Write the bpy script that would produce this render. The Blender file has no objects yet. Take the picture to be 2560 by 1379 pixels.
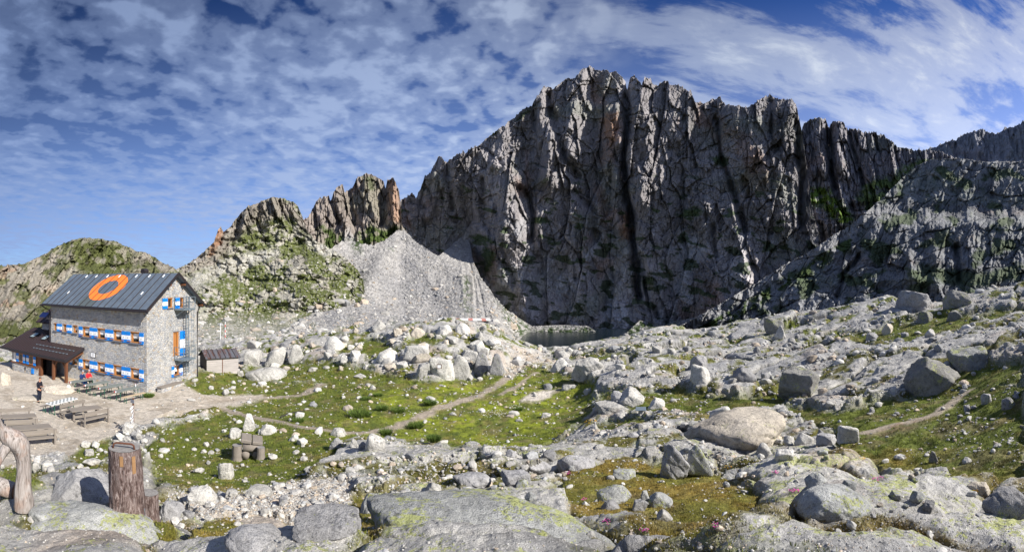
import bpy, bmesh, math, random
import numpy as np
from mathutils import Vector, Matrix, Euler
random.seed(7); RNG = np.random.default_rng(11)
R = math.radians
SC = bpy.context.scene
COL = SC.collection
# ------------------------------------------------------------------ camera: a stitched 122 degree panorama
F, HY, HC = 1200.0, 698.0, 8.3          # focal length (px of the 2560 px photo), horizon row, eye height over the terrace
cam = bpy.data.cameras.new('camera'); cam_o = bpy.data.objects.new('camera', cam); COL.objects.link(cam_o)
cam.type = 'PANO'; cam.panorama_type = 'CENTRAL_CYLINDRICAL'
cam.central_cylindrical_range_u_min = -1280 / F; cam.central_cylindrical_range_u_max = 1280 / F
cam.central_cylindrical_range_v_min = -(1379 - HY) / F; cam.central_cylindrical_range_v_max = HY / F
cam.central_cylindrical_radius = 1.0
cam.clip_start = 0.05; cam.clip_end = 20000
cam_o.location = (0, 0, HC); cam_o.rotation_euler = (R(90), 0, 0)
SC.camera = cam_o
# ------------------------------------------------------------------ light
SUN_AZ, SUN_EL = R(112), R(36)           # azimuth clockwise from the view direction (+Y)
sun = bpy.data.lights.new('sun', 'SUN'); sun.energy = 5.0; sun.angle = R(0.55); sun.color = (1.0, 0.945, 0.86)
sun_o = bpy.data.objects.new('sun', sun); COL.objects.link(sun_o)
sd = Vector((math.sin(SUN_AZ) * math.cos(SUN_EL), math.cos(SUN_AZ) * math.cos(SUN_EL), math.sin(SUN_EL)))
sun_o.rotation_euler = sd.to_track_quat('Z', 'Y').to_euler(); sun_o.location = (60, -20, 60)
SC.view_settings.view_transform = 'Standard'; SC.view_settings.look = 'None'
SC.view_settings.exposure = 0.68; SC.view_settings.gamma = 1.0
SC.cycles.max_bounces = 4; SC.cycles.diffuse_bounces = 2; SC.cycles.use_denoising = True
SC.cycles.transparent_max_bounces = 4

class NT:
    """tiny node-graph helper"""
    def __init__(s, tree): s.t = tree; s.n = tree.nodes; s.l = tree.links
    def node(s, kind, **kw):
        n = s.n.new(kind)
        for k, v in kw.items():
            if k == 'ins':
                for i, x in v.items():
                    if isinstance(x, bpy.types.NodeSocket): s.l.new(x, n.inputs[i])
                    else: n.inputs[i].default_value = x
            else: setattr(n, k, v)
        return n
    def math(s, op, a, b=0.0, c=None, clamp=False):
        n = s.node('ShaderNodeMath', operation=op, use_clamp=clamp, ins={0: a, 1: b})
        if c is not None:
            if isinstance(c, bpy.types.NodeSocket): s.l.new(c, n.inputs[2])
            else: n.inputs[2].default_value = c
        return n.outputs[0]
    def noise(s, vec, scale, detail=4, rough=0.55, dist=0.0):
        return s.node('ShaderNodeTexNoise', ins={'Vector': vec, 'Scale': scale, 'Detail': detail, 'Roughness': rough, 'Distortion': dist}).outputs[0]
    def ramp(s, fac, stops, interp='LINEAR'):
        n = s.node('ShaderNodeValToRGB', ins={0: fac}); cr = n.color_ramp; cr.interpolation = interp
        while len(cr.elements) < len(stops): cr.elements.new(0.5)
        for e, (p, c) in zip(cr.elements, stops):
            e.position = p; e.color = (c, c, c, 1) if isinstance(c, (int, float)) else (*c, 1)
        return n.outputs[0]
    def mix(s, fac, a, b, mode='MIX'):
        n = s.node('ShaderNodeMix', data_type='RGBA', blend_type=mode)
        for i, x in ((0, fac), (6, a), (7, b)):
            if isinstance(x, bpy.types.NodeSocket): s.l.new(x, n.inputs[i])
            elif i == 0: n.inputs[0].default_value = x
            else: n.inputs[i].default_value = (*x, 1) if len(x) == 3 else x
        return n.outputs[2]
    def mapping(s, vec, scale=(1, 1, 1), loc=(0, 0, 0), rot=(0, 0, 0)):
        return s.node('ShaderNodeMapping', ins={'Vector': vec, 'Scale': scale, 'Location': loc, 'Rotation': rot}).outputs[0]

# ------------------------------------------------------------------ sky
world = bpy.data.worlds.new('World'); SC.world = world; world.use_nodes = True
def build_sky():
    g = NT(world.node_tree); g.n.clear()
    tc = g.node('ShaderNodeTexCoord').outputs['Generated']
    sky = g.node('ShaderNodeTexSky', sky_type='NISHITA', sun_disc=False, sun_elevation=SUN_EL, sun_rotation=SUN_AZ,
                 altitude=2500, air_density=1.0, dust_density=0.6, ozone_density=2.0)
    xyz = g.node('ShaderNodeSeparateXYZ', ins={0: tc})
    x, y, z = xyz.outputs
    zc = g.math('MAXIMUM', z, 0.0)
    den = g.math('ADD', zc, 0.10)
    u = g.math('DIVIDE', x, den); v = g.math('DIVIDE', y, den)
    uv = g.node('ShaderNodeCombineXYZ', ins={0: u, 1: v, 2: 0.0}).outputs[0]
    # fleecy rows of small clouds on the left, long streaks on the right
    puff = g.noise(g.mapping(uv, (1.0, 0.75, 1), (3.1, 0.4, 0), (0, 0, 0.5)), 8.0, 2.5, 0.50, 0.25)
    puff2 = g.noise(g.mapping(uv, (1.0, 0.8, 1), (8.1, 2.4, 0), (0, 0, 0.3)), 2.6, 2, 0.5, 0.2)
    big = g.noise(g.mapping(uv, (1, .8, 1), (1.7, 5.2, 0)), 0.85, 3, 0.5, 0.3)
    fine = g.noise(g.mapping(uv, (1.0, 1.0, 1), (0, 0, 4)), 24.0, 4, 0.6, 0.3)
    pm = g.math('ADD', g.math('MULTIPLY', puff, 0.95), g.math('MULTIPLY', big, 0.55))
    pm = g.math('ADD', g.math('ADD', pm, g.math('MULTIPLY', puff2, 0.45)), g.math('MULTIPLY', fine, 0.22))
    puffmask = g.ramp(g.math('MULTIPLY', pm, 0.5), [(0.45, 0.0), (0.53, 0.45), (0.64, 1.0)], 'EASE')
    st = g.noise(g.mapping(uv, (0.32, 1.15, 1), (0, 2, 0), (0, 0, -0.62)), 1.5, 9, 0.62, 0.7)
    st2 = g.noise(g.mapping(uv, (1.0, 1.6, 1), (4, 1, 0), (0, 0, -0.4)), 3.6, 7, 0.62, 0.5)
    sm = g.math('ADD', g.math('MULTIPLY', st, 0.8), g.math('MULTIPLY', st2, 0.32))
    strmask = g.ramp(sm, [(0.50, 0.0), (0.60, 0.45), (0.74, 1.0)], 'EASE')
    az = g.math('ARCTAN2', x, y)
    right = g.node('ShaderNodeMapRange', interpolation_type='SMOOTHSTEP', ins={'Value': g.math('ADD', az, g.math('MULTIPLY', g.math('SUBTRACT', big, 0.5), 0.9)), 'From Min': -0.02, 'From Max': 0.34}).outputs[0]
    mask = g.mix(right, puffmask, strmask)
    mask = g.node('ShaderNodeSeparateColor', ins={0: mask}).outputs[0]
    lum = g.node('ShaderNodeMapRange', interpolation_type='LINEAR', ins={'Value': az, 'From Min': -1.1, 'From Max': 1.1, 'To Min': 0.0, 'To Max': 1.0}).outputs[0]
    # low-sky veil, stronger to the right
    veil = g.ramp(z, [(0.0, 0.88), (0.14, 0.55), (0.30, 0.2), (0.5, 0.0)])
    veil = g.math('MULTIPLY', veil, g.math('ADD', 0.62, g.math('MULTIPLY', lum, 0.75)), clamp=True)
    mask = g.math('MULTIPLY', mask, g.ramp(z, [(0.03, 0.7), (0.12, 1.0), (0.2, 1.0)]))
    deep = g.mix(1.0, sky.outputs[0], (0.27, 0.44, 0.80), 'MULTIPLY')
    bright = g.math('ADD', 0.45, g.math('MULTIPLY', lum, 0.95))
    bright = g.math('MULTIPLY', bright, g.ramp(z, [(0.08, 1.0), (0.30, 0.72), (0.5, 0.5)])); bright = g.math('MULTIPLY', bright, 1.45)
    cl = g.ramp(lum, [(0.0, (1.45, 2.05, 3.6)), (0.4, (2.3, 2.95, 4.5)), (0.72, (4.2, 4.7, 5.6)), (1.0, (5.9, 6.2, 6.7))])
    hz = g.ramp(lum, [(0.0, (2.9, 3.9, 5.5)), (0.5, (2.7, 3.5, 5.0)), (1.0, (5.2, 5.6, 6.2))])
    deepb = g.node('ShaderNodeVectorMath', operation='SCALE', ins={0: deep, 'Scale': bright}).outputs[0]
    c = g.mix(veil, deepb, hz)
    cl = g.node('ShaderNodeVectorMath', operation='SCALE', ins={0: cl, 'Scale': g.math('MULTIPLY', g.ramp(z, [(0.08, 1.0), (0.3, 0.85), (0.5, 0.66)]), 1.25)}).outputs[0]
    c = g.mix(mask, c, cl)
    bg = g.node('ShaderNodeBackground', ins={0: c, 1: 0.1})
    out = g.node('ShaderNodeOutputWorld', ins={0: bg.outputs[0]})
build_sky()
world.cycles.sampling_method = 'MANUAL'; world.cycles.sample_map_resolution = 512

# ------------------------------------------------------------------ numpy noise
_GX = np.cos(np.arange(256) * 2.399963).astype(np.float32); _GY = np.sin(np.arange(256) * 2.399963).astype(np.float32)
_P8 = RNG.integers(0, 256, 65536).astype(np.uint8)
def perlin(x, y, z=0.0):
    """2-D gradient noise; z picks the layer"""
    x, y = np.broadcast_arrays(np.asarray(x, np.float32), np.asarray(y, np.float32))
    sd = int(float(z) * 131.7 + 7919) * 40503
    x0, y0 = np.floor(x), np.floor(y); fx, fy = x - x0, y - y0
    ux = fx * fx * (3 - 2 * fx); uy = fy * fy * (3 - 2 * fy)
    ix, iy = x0.astype(np.int32), y0.astype(np.int32)
    hx0 = ix * 374761393 + sd % 2147483647; hy0 = iy * 668265263
    def cor(dx, dy):
        h = (hx0 + dx * 374761393) ^ (hy0 + dy * 668265263); h = (h ^ (h >> 13)) * 1274126177; h = _P8[(h ^ (h >> 16)) & 65535]
        return _GX[h] * (fx - dx) + _GY[h] * (fy - dy)
    a = cor(0, 0); b = cor(1, 0); a = a + (b - a) * ux; c = cor(0, 1); d = cor(1, 1); c = c + (d - c) * ux
    return (a + (c - a) * uy) * 1.55
np.seterr(over='ignore')
def fbm(x, y, z=None, o=4, lac=2.03, gain=0.5):
    s, a, t = 0.0, 1.0, 0.0
    z = 0.0 if z is None else z
    for k in range(o):
        s = s + a * perlin(x * lac**k + 17.3 * k, y * lac**k - 9.1 * k, z + 3.7 * k); t += a; a *= gain
    return s / t
def ridged(x, y, z=None, o=3, gain=0.5):
    s, a, t = 0.0, 1.0, 0.0
    z = 0.0 if z is None else z
    for k in range(o):
        s = s + a * (1 - np.abs(perlin(x * 2.1**k + 31.7 * k, y * 2.1**k + 5.3 * k, z + 5.1 * k)) * 2.2); t += a; a *= gain
    return s / t
def worley(x, y, seed=0):
    """distance to the two nearest jittered points, a value per cell and the offset from its point"""
    x = x.astype(np.float32); y = y.astype(np.float32)
    ix, iy = np.floor(x).astype(np.int32), np.floor(y).astype(np.int32); sh = x.shape
    f1 = np.full(sh, 9.0, np.float32); f2 = f1.copy(); rnd = np.zeros(sh, np.float32); ox = rnd.copy(); oy = rnd.copy()
    for dy in (-1, 0, 1):
        for dx in (-1, 0, 1):
            h = ((ix + dx) * 374761393 + seed * 7919) ^ ((iy + dy) * 668265263); h = (h ^ (h >> 13)) * 1274126177; h = (h ^ (h >> 16)) & 0xFFFFF
            cx = (ix + dx) + 0.12 + 0.76 * (h & 1023).astype(np.float32) / 1023; cy = (iy + dy) + 0.12 + 0.76 * (h >> 10).astype(np.float32) / 1023
            ddx, ddy = x - cx, y - cy; d = np.sqrt(ddx * ddx + ddy * ddy); m = d < f1
            f2 = np.where(m, f1, np.minimum(f2, d)); rnd = np.where(m, ((h * 31) & 1023) / 1023.0, rnd)
            ox = np.where(m, ddx, ox); oy = np.where(m, ddy, oy); f1 = np.where(m, d, f1)
    return f1, f2, rnd, ox, oy
def sstep(a, b, x):
    t = np.clip((x - a) / (b - a), 0, 1); return t * t * (3 - 2 * t)
def lerp(a, b, t): return a + (b - a) * t
def mixc(c, col, m):
    m = np.asarray(m)[..., None]; return c * (1 - m) + np.asarray(col) * m
def inpoly(px, py, poly):
    ins = np.zeros(px.shape, bool); n = len(poly)
    xs = [p[0] for p in poly]; ys = [p[1] for p in poly]
    for i in range(n):
        x1, y1, x2, y2 = xs[i], ys[i], xs[(i + 1) % n], ys[(i + 1) % n]
        if y1 == y2: continue
        c = ((y1 > py) != (y2 > py)) & (px < (x2 - x1) * (py - y1) / (y2 - y1) + x1)
        ins ^= c
    return ins
def soft(px, py, poly, r=10, wob=14, f=0.02, s=0.0):
    """smooth-edged membership of an outline whose edge wanders"""
    xs = [p[0] for p in poly]; ys = [p[1] for p in poly]; g = r + wob * 1.6 + 2
    sel = (px > min(xs) - g) & (px < max(xs) + g) & (py > min(ys) - g) & (py < max(ys) + g)
    out = np.zeros(px.shape)
    if not sel.any(): return out
    qx, qy = px[sel], py[sel]
    w1 = fbm(qx * f, qy * f * 1.8, s + 1.5, 3) * wob * 2; w2 = fbm(qx * f, qy * f * 1.8, s + 9.5, 3) * wob
    qx = qx + w1; qy = qy + w2; m = 0.0
    for a in range(5): m = m + inpoly(qx + r * math.cos(a * 1.2566), qy + .5 * r * math.sin(a * 1.2566), poly)
    out[sel] = m / 5.0
    return out
def segdist(x, y, pts):
    """distance to a polyline"""
    best = np.full(np.shape(x), 1e9)
    for (x1, y1), (x2, y2) in zip(pts[:-1], pts[1:]):
        dx, dy = x2 - x1, y2 - y1; L = dx * dx + dy * dy + 1e-9
        t = np.clip(((x - x1) * dx + (y - y1) * dy) / L, 0, 1)
        best = np.minimum(best, np.hypot(x - x1 - t * dx, y - y1 - t * dy))
    return best
def W(px, py, d):
    a = (px - 1280) / F
    return np.stack(np.broadcast_arrays(d * np.sin(a), d * np.cos(a), HC - (py - HY) / F * d), -1)

# ------------------------------------------------------------------ object helpers
def tag(o, label=None, cat=None, group=None, kind=None):
    if label: o['label'] = label
    if cat: o['category'] = cat
    if group: o['group'] = group
    if kind: o['kind'] = kind
    return o
def npmesh(name, co, faces, mat, smooth=True, attrs=None, parent=None, kind=None, loops=None):
    """mesh from numpy arrays; faces is an (n,k) array"""
    me = bpy.data.meshes.new(name)
    faces = np.asarray(faces, np.int32); n, k = faces.shape
    me.vertices.add(len(co)); me.vertices.foreach_set('co', np.ascontiguousarray(co, np.float32).ravel())
    me.loops.add(n * k); me.loops.foreach_set('vertex_index', faces.ravel())
    me.polygons.add(n); me.polygons.foreach_set('loop_start', np.arange(0, n * k, k, dtype=np.int32))
    me.polygons.foreach_set('use_smooth', np.full(n, smooth, bool))
    for an, arr in (attrs or {}).items():
        if arr.ndim == 2:
            at = me.attributes.new(an, 'FLOAT_COLOR', 'POINT')
            a4 = np.ones((len(co), 4), np.float32); a4[:, :3] = arr; at.data.foreach_set('color', a4.ravel())
        else:
            at = me.attributes.new(an, 'FLOAT', 'POINT'); at.data.foreach_set('value', np.ascontiguousarray(arr, np.float32))
    me.update(); me.validate()
    me.materials.append(mat)
    o = bpy.data.objects.new(name, me); COL.objects.link(o)
    if parent: o.parent = parent
    if kind: o['kind'] = kind
    return o
def gridfaces(nr, nc, off=0):
    i = np.arange(nr - 1)[:, None] * nc + np.arange(nc - 1)[None, :]
    return np.stack([i, i + 1, i + nc + 1, i + nc], -1).reshape(-1, 4) + off

# ------------------------------------------------------------------ materials
def newmat(name):
    m = bpy.data.materials.new(name); m.use_nodes = True
    g = NT(m.node_tree); g.n.clear()
    b = g.node('ShaderNodeBsdfPrincipled'); o = g.node('ShaderNodeOutputMaterial', ins={0: b.outputs[0]})
    b.inputs['Specular IOR Level'].default_value = 0.25
    return m, g, b
def mat_far():
    m, g, b = newmat('mountain_rock')
    p = g.node('ShaderNodeNewGeometry').outputs['Position']
    col = g.node('ShaderNodeAttribute', attribute_name='col').outputs[0]
    veg = g.node('ShaderNodeAttribute', attribute_name='veg').outputs['Fac']
    n1 = g.noise(g.mapping(p, (1, 1, .22)), 0.20, 8, 0.66)
    n2 = g.noise(g.mapping(p, (1, 1, .5)), 0.8, 6, 0.7)
    k = g.math('ADD', g.ramp(n1, [(0.25, 0.50), (0.5, 0.98), (0.75, 1.32)]), g.math('MULTIPLY', g.math('SUBTRACT', n2, 0.5), 0.9))
    kk = g.node('ShaderNodeCombineColor', ins={0: k, 1: k, 2: k}).outputs[0]
    c = g.mix(1.0, col, kk, 'MULTIPLY')
    g.l.new(c, b.inputs['Base Color']); b.inputs['Roughness'].default_value = 0.9
    hgt = g.math('ADD', g.math('MULTIPLY', n1, 1.6), g.math('MULTIPLY', n2, 0.55))
    bp = g.node('ShaderNodeBump', ins={'Strength': 0.55, 'Distance': 3.0, 'Height': hgt})
    g.l.new(bp.outputs[0], b.inputs['Normal'])
    return m
M_FAR = mat_far()
def rock_nodes(g, b, col, lichen, pos, spk=95.0, rockfac=None, warm=None):
    """granite: fine salt-and-pepper grain, soft stains, yellow-green map lichen"""
    n1 = g.noise(pos, 1.3, 6, 0.62); n2 = g.noise(pos, 7.0, 6, 0.68); n3 = g.noise(pos, spk, 4, 0.8)
    k = g.math('MULTIPLY', g.ramp(n1, [(0.28, 0.72), (0.5, 1.0), (0.72, 1.22)]), g.ramp(n2, [(0.28, 0.62), (0.5, 1.0), (0.7, 1.2)]))
    k = g.math('MULTIPLY', k, g.ramp(n3, [(0.34, 0.5), (0.5, 1.0), (0.66, 1.38)]))
    kk = g.node('ShaderNodeCombineColor', ins={0: k, 1: k, 2: k}).outputs[0]
    c = g.mix(1.0, col, kk, 'MULTIPLY')
    a = g.noise(g.mapping(pos, loc=(7, 3, 1)), 1.6, 3, 0.6); d = g.noise(pos, 17.0, 6, 0.78)
    l = g.math('ADD', g.math('MULTIPLY', a, 0.62), g.math('MULTIPLY', d, 0.72))
    l = g.math('ADD', l, g.math('MULTIPLY', g.math('SUBTRACT', lichen, 0.5), 0.13))
    lm = g.ramp(l, [(0.800, 0.0), (0.812, 0.85)])
    c2 = g.mix(lm, c, g.mix(n3, (0.20, 0.22, 0.06), (0.50, 0.53, 0.20)))
    dk = g.noise(g.mapping(pos, loc=(2, 9, 4)), 13.0, 4, 0.7)
    dm = g.math('MULTIPLY', g.ramp(dk, [(0.57, 0.0), (0.62, 0.7)]), g.ramp(a, [(0.4, 0.25), (0.6, 1.0)]))
    c2 = g.mix(dm, c2, (0.07, 0.07, 0.072))
    if rockfac is not None: c2 = g.mix(rockfac, col, c2)
    hgt = g.math('ADD', g.math('ADD', g.math('MULTIPLY', n2, 0.7), g.math('MULTIPLY', n1, 1.2)), g.math('MULTIPLY', n3, 0.12))
    bp = g.node('ShaderNodeBump', ins={'Strength': 0.9, 'Distance': 0.13, 'Height': hgt})
    g.l.new(bp.outputs[0], b.inputs['Normal']); g.l.new(c2, b.inputs['Base Color']); b.inputs['Roughness'].default_value = 0.88
    return c2
def mat_ground():
    m, g, b = newmat('alpine_ground')
    p = g.node('ShaderNodeNewGeometry').outputs['Position']
    col = g.node('ShaderNodeAttribute', attribute_name='col').outputs[0]
    rk = g.node('ShaderNodeAttribute', attribute_name='rock').outputs['Fac']
    lich = g.node('ShaderNodeAttribute', attribute_name='lichen').outputs['Fac']
    s1 = g.noise(p, 22.0, 5, 0.75); s2 = g.noise(p, 3.0, 5, 0.65)
    k = g.math('MULTIPLY', g.ramp(s1, [(0.3, 0.45), (0.5, 1.0), (0.7, 1.5)]), g.ramp(s2, [(0.3, 0.7), (0.7, 1.3)]))
    kk = g.node('ShaderNodeCombineColor', ins={0: k, 1: k, 2: k}).outputs[0]
    soil = g.mix(1.0, col, kk, 'MULTIPLY')
    c = rock_nodes(g, b, col, lich, p)
    cc = g.mix(rk, soil, c); g.l.new(cc, b.inputs['Base Color'])
    return m
M_GROUND = mat_ground()
def mat_boulder(name, base, lichen=0.5, spk=95):
    m, g, b = newmat(name)
    tc = g.node('ShaderNodeNewGeometry').outputs['Position']
    rnd = g.node('ShaderNodeObjectInfo').outputs['Random']
    br = g.ramp(rnd, [(0.0, 0.78), (1.0, 1.18)])
    c = g.mix(1.0, base, br, 'MULTIPLY')
    rock_nodes(g, b, c, lichen, tc, spk)
    return m
M_B = {'pale': mat_boulder('pale_granite', (0.50, 0.485, 0.45), 0.1), 'grey': mat_boulder('grey_granite', (0.325, 0.32, 0.32), 0.5),
       'warm': mat_boulder('warm_granite', (0.47, 0.42, 0.35), 0.5), 'dark': mat_boulder('dark_lichen_granite', (0.23, 0.225, 0.21), 0.9),
       'lichen': mat_boulder('lichen_granite', (0.34, 0.345, 0.335), 1.15)}
# ------------------------------------------------------------------ near terrain: control points (photo px, photo py, distance) or (px, None, d, z)
CP = [(0,1379,5.2),(200,1379,5.0),(400,1379,5.0),(700,1379,4.9),(1000,1379,4.3),(1300,1379,4.0),(1600,1379,3.9),(1900,1379,3.7),(2200,1379,3.6),(2560,1379,3.7),
 (0,1255,6.6),(60,1258,6.5),(150,1235,7.4),(190,1180,9.5),(320,1308,6.2),(400,1290,6.5),(500,1300,7.5),(700,1320,6.2),(1000,1290,6.3),(1300,1290,5.5),(1500,1310,5.0),(1700,1320,5.0),(1900,1300,5.0),(2200,1270,5.2),(2450,1300,5.0),(2550,1240,6.0),
 (1700,1250,7.2),(1690,1190,10),(1560,1180,10.3),(1640,1120,13),(1700,1080,16),(1830,1112,14.5),(1830,1060,19),(2000,1180,8.8),
 (1280,1124,15),(1500,1106,16),(1100,1128,14.7),(900,1112,16.5),(850,1150,14),(1000,1200,10.8),(1250,1200,10.2),(1000,1250,8.2),(1250,1250,7.6),(800,1250,8.8),(620,1250,9.2),(500,1210,11.8),(430,1250,9.5),
 (190,1150,20.5),(0,1150,21.5),(330,1155,17),(250,1120,22.8),(0,1060,27.5),(200,1060,27.5),(333,1068,26.8),(100,1000,33),(250,1000,33),(0,960,37.5),(60,940,41),(170,957,38.4),(0,925,44),(365,985,34.7),(495,938,38.9),(420,965,36),
 (625,1148,17.5),(450,1150,18),(400,1100,21.6),(500,1060,25.5),(700,1080,21.2),(800,1150,15.6),(560,1010,32),(700,1000,33),(640,960,39),(550,930,45),(600,935,44),(500,930,42),(760,1110,18.5),(620,1040,27.5),
 (950,1088,22.3),(1100,1106,21),(1300,1095,21.6),(1000,1030,27),(1300,1030,27),(1300,980,31.6),(1100,970,32.5),(900,1000,30),(850,960,35.5),(1450,1000,29),(1500,1060,21.8),(1400,950,34),(780,940,39),
 (700,905,48),(1000,938,36.5),(1150,940,36),(1120,880,38.5),(1150,850,42),(1000,865,43),(900,890,43),(850,840,51),(750,865,51),(620,900,50),(1050,812,56),(1200,815,51),(1262,853,45),(930,822,58),(1340,883,46),(1420,874,50),(1520,852,54),(1575,846,56),(1650,832,58),(1390,912,40),(1290,912,39),
 (640,862,62),(500,880,70),(560,850,80),(0,None,70,-3),(300,None,70,-2.5),
 (1500,930,33.5),(1500,965,29.5),(1700,965,27),(1700,900,34),(1700,858,45),(1770,832,55),(1850,806,60),(1950,795,60),(2080,775,58),(2200,760,55),(2290,752,52),(2380,752,50),(2460,738,48),(2560,714,45),
 (2000,985,24),(2150,960,22),(2320,985,18),(1900,905,32),(2100,900,28.5),(2300,885,25),(2480,880,21),(2500,950,15.5),(2540,1010,12.2),(2300,1060,13),(2100,1060,14.4),(2100,1005,18.5),(1850,1012,20.5),(1600,1020,22.8),(1600,980,25.6),(1780,1000,23),
 (2100,1130,10.8),(2300,1150,9.2),(2500,1150,8.2),(2500,1070,10.4),(2400,1100,10.4),(2300,825,36),(2500,805,33),(2100,840,40),(1900,850,45),(2560,765,38),(2440,980,16.5),
 (1270,None,75,-8),(1400,None,75,-9),(1600,None,80,-8),(1900,None,85,-4),(2200,None,85,-3),(2500,None,80,1),(850,None,75,-2),(1050,None,75,-5),
 (700,None,110,-7),(1000,None,110,-9),(400,None,110,-7),(0,None,110,-12),(1300,None,130,-24),(1700,None,130,-22),(2100,None,130,-16),(2500,None,130,-10),
 (1300,None,200,-32),(1700,None,200,-32),(2100,None,200,-30),(2500,None,200,-25),(0,None,200,-20),(500,None,200,-15),(900,None,200,-16)]
for a in (-600, 300, 1280, 2200, 3100): CP += [(a, None, 0.7, 6.5), (a, None, 2.2, 6.35)]
for a, z1, z2, z3, z4 in ((-500, 5.4, .4, -.3, -2), (3000, 5.8, 6.2, 8.0, 9.0)): CP += [(a, None, 6, z1), (a, None, 20, z2), (a, None, 40, z3), (a, None, 60, z4)]
CP += [(-500, None, 110, -10), (3000, None, 110, 2), (-500, None, 200, -20), (3000, None, 200, -15)]
_cp = []
for c in CP:
    z = c[3] if c[1] is None else HC - (c[1] - HY) / F * c[2]
    _cp.append(((c[0] - 1280) / F * 1.6, math.log(c[2]) * 1.15, z, c[2]))
_cp = np.array(_cp)
def _tps_fit(p, z, lam=2e-3):
    n = len(p); d = np.linalg.norm(p[:, None] - p[None], axis=-1)
    K = np.where(d > 0, d * d * np.log(d + 1e-12), 0) + lam * np.eye(n)
    P = np.c_[np.ones(n), p]; A = np.block([[K, P], [P.T, np.zeros((3, 3))]])
    return np.linalg.solve(A, np.r_[z, 0, 0, 0])
_q = (HC - _cp[:, 2]) / _cp[:, 3]                      # fit the depression angle: smooth in the view as well as in the world
_wt = _tps_fit(_cp[:, :2], _cp[:, 2])
def base_z(az, d):
    a = az * 1.6; l = np.log(d) * 1.15; s = _wt[-3] + _wt[-2] * a + _wt[-1] * l
    for (ca, cl, _, _), w in zip(_cp, _wt[:-3]):
        r2 = (a - ca)**2 + (l - cl)**2 + 1e-12; s = s + w * 0.5 * r2 * np.log(r2)
    return s
NA, ND = 1130, 760
AZ = np.concatenate([np.linspace(-1.42, -1.08, 40, endpoint=False), np.linspace(-1.08, 1.08, NA - 80, endpoint=False), np.linspace(1.08, 1.42, 40)])
_l = np.linspace(0, 1, ND); DD = np.exp(np.log(0.7) + (np.log(210) - np.log(0.7)) * _l)
_w = np.interp(np.log(DD), np.log([0.7, 2.6, 3.2, 20, 60, 110, 210]), [.12, .3, 1.5, 1.35, 1.0, .45, .25]); _c = np.cumsum(_w); _c = (_c - _c[0]) / (_c[-1] - _c[0])
DD = np.exp(np.interp(np.linspace(0, 1, ND), _c, np.log(DD)))
# coarse evaluation of the smooth base, bilinear up-sampling
ca = np.linspace(-1.42, 1.42, 283); cd = np.linspace(np.log(0.7), np.log(210), 240)
_CA, _CD = np.meshgrid(ca, cd); _CZ = base_z(_CA, np.exp(_CD))
def bilin(gx, gy, Z, x, y):
    i = np.clip(np.searchsorted(gx, x) - 1, 0, len(gx) - 2); j = np.clip(np.searchsorted(gy, y) - 1, 0, len(gy) - 2)
    tx = np.clip((x - gx[i]) / (gx[i + 1] - gx[i]), 0, 1); ty = np.clip((y - gy[j]) / (gy[j + 1] - gy[j]), 0, 1)
    return (Z[j, i] * (1 - tx) + Z[j, i + 1] * tx) * (1 - ty) + (Z[j + 1, i] * (1 - tx) + Z[j + 1, i + 1] * tx) * ty
GA, GD = np.meshgrid(AZ, DD)
GZ0 = bilin(ca, cd, _CZ, GA, np.log(GD))
GX, GY = GD * np.sin(GA), GD * np.cos(GA)
# level the terrace around the hut
HUT = np.array(W(367, 985, 34.7))[:2]; HR = R(3)
def hutxy(X, Y):
    x, y = X - HUT[0], Y - HUT[1]; return x * math.cos(HR) + y * math.sin(HR), -x * math.sin(HR) + y * math.cos(HR)
hx, hy = hutxy(GX, GY)
flat = sstep(-22, -18, hx) * (1 - sstep(.5, 3.5, hx)) * sstep(-13.5, -11, hy) * (1 - sstep(6, 9, hy))
GZ0 = GZ0 * (1 - flat) + flat * (0.0 + 0.30 * sstep(0, 6.5, hy) * sstep(-2, 0, hx) - 0.2 * (1 - sstep(-14, -9, hx)))
PX = 1280 + F * GA; PY = HY + (HC - GZ0) * F / GD
def hitz(Z, px, py):
    """first point of the ground that the ray through photo pixel (px, py) meets: x, y, z, d"""
    a = (px - 1280) / F; i = int(np.clip(np.searchsorted(AZ, a), 1, NA - 1)); t = (a - AZ[i - 1]) / (AZ[i] - AZ[i - 1])
    col = Z[:, i - 1] * (1 - t) + Z[:, i] * t
    prof = HY + (HC - col) * F / DD
    k = np.nonzero((prof <= py) & (DD > 2.5))[0]
    if len(k) == 0: k = [int(np.argmin(np.abs(prof - py)))]
    k = k[0]; 
    if k > 0 and prof[k - 1] > py:
        s = (prof[k - 1] - py) / (prof[k - 1] - prof[k] + 1e-9); d = DD[k - 1] + s * (DD[k] - DD[k - 1])
    else: d = DD[k]
    z = np.interp(d, DD, col)
    return np.array([d * math.sin(a), d * math.cos(a), z, d])
def xyof(pts): return [tuple(hitz(GZ0, *p)[:2]) for p in pts]
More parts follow.
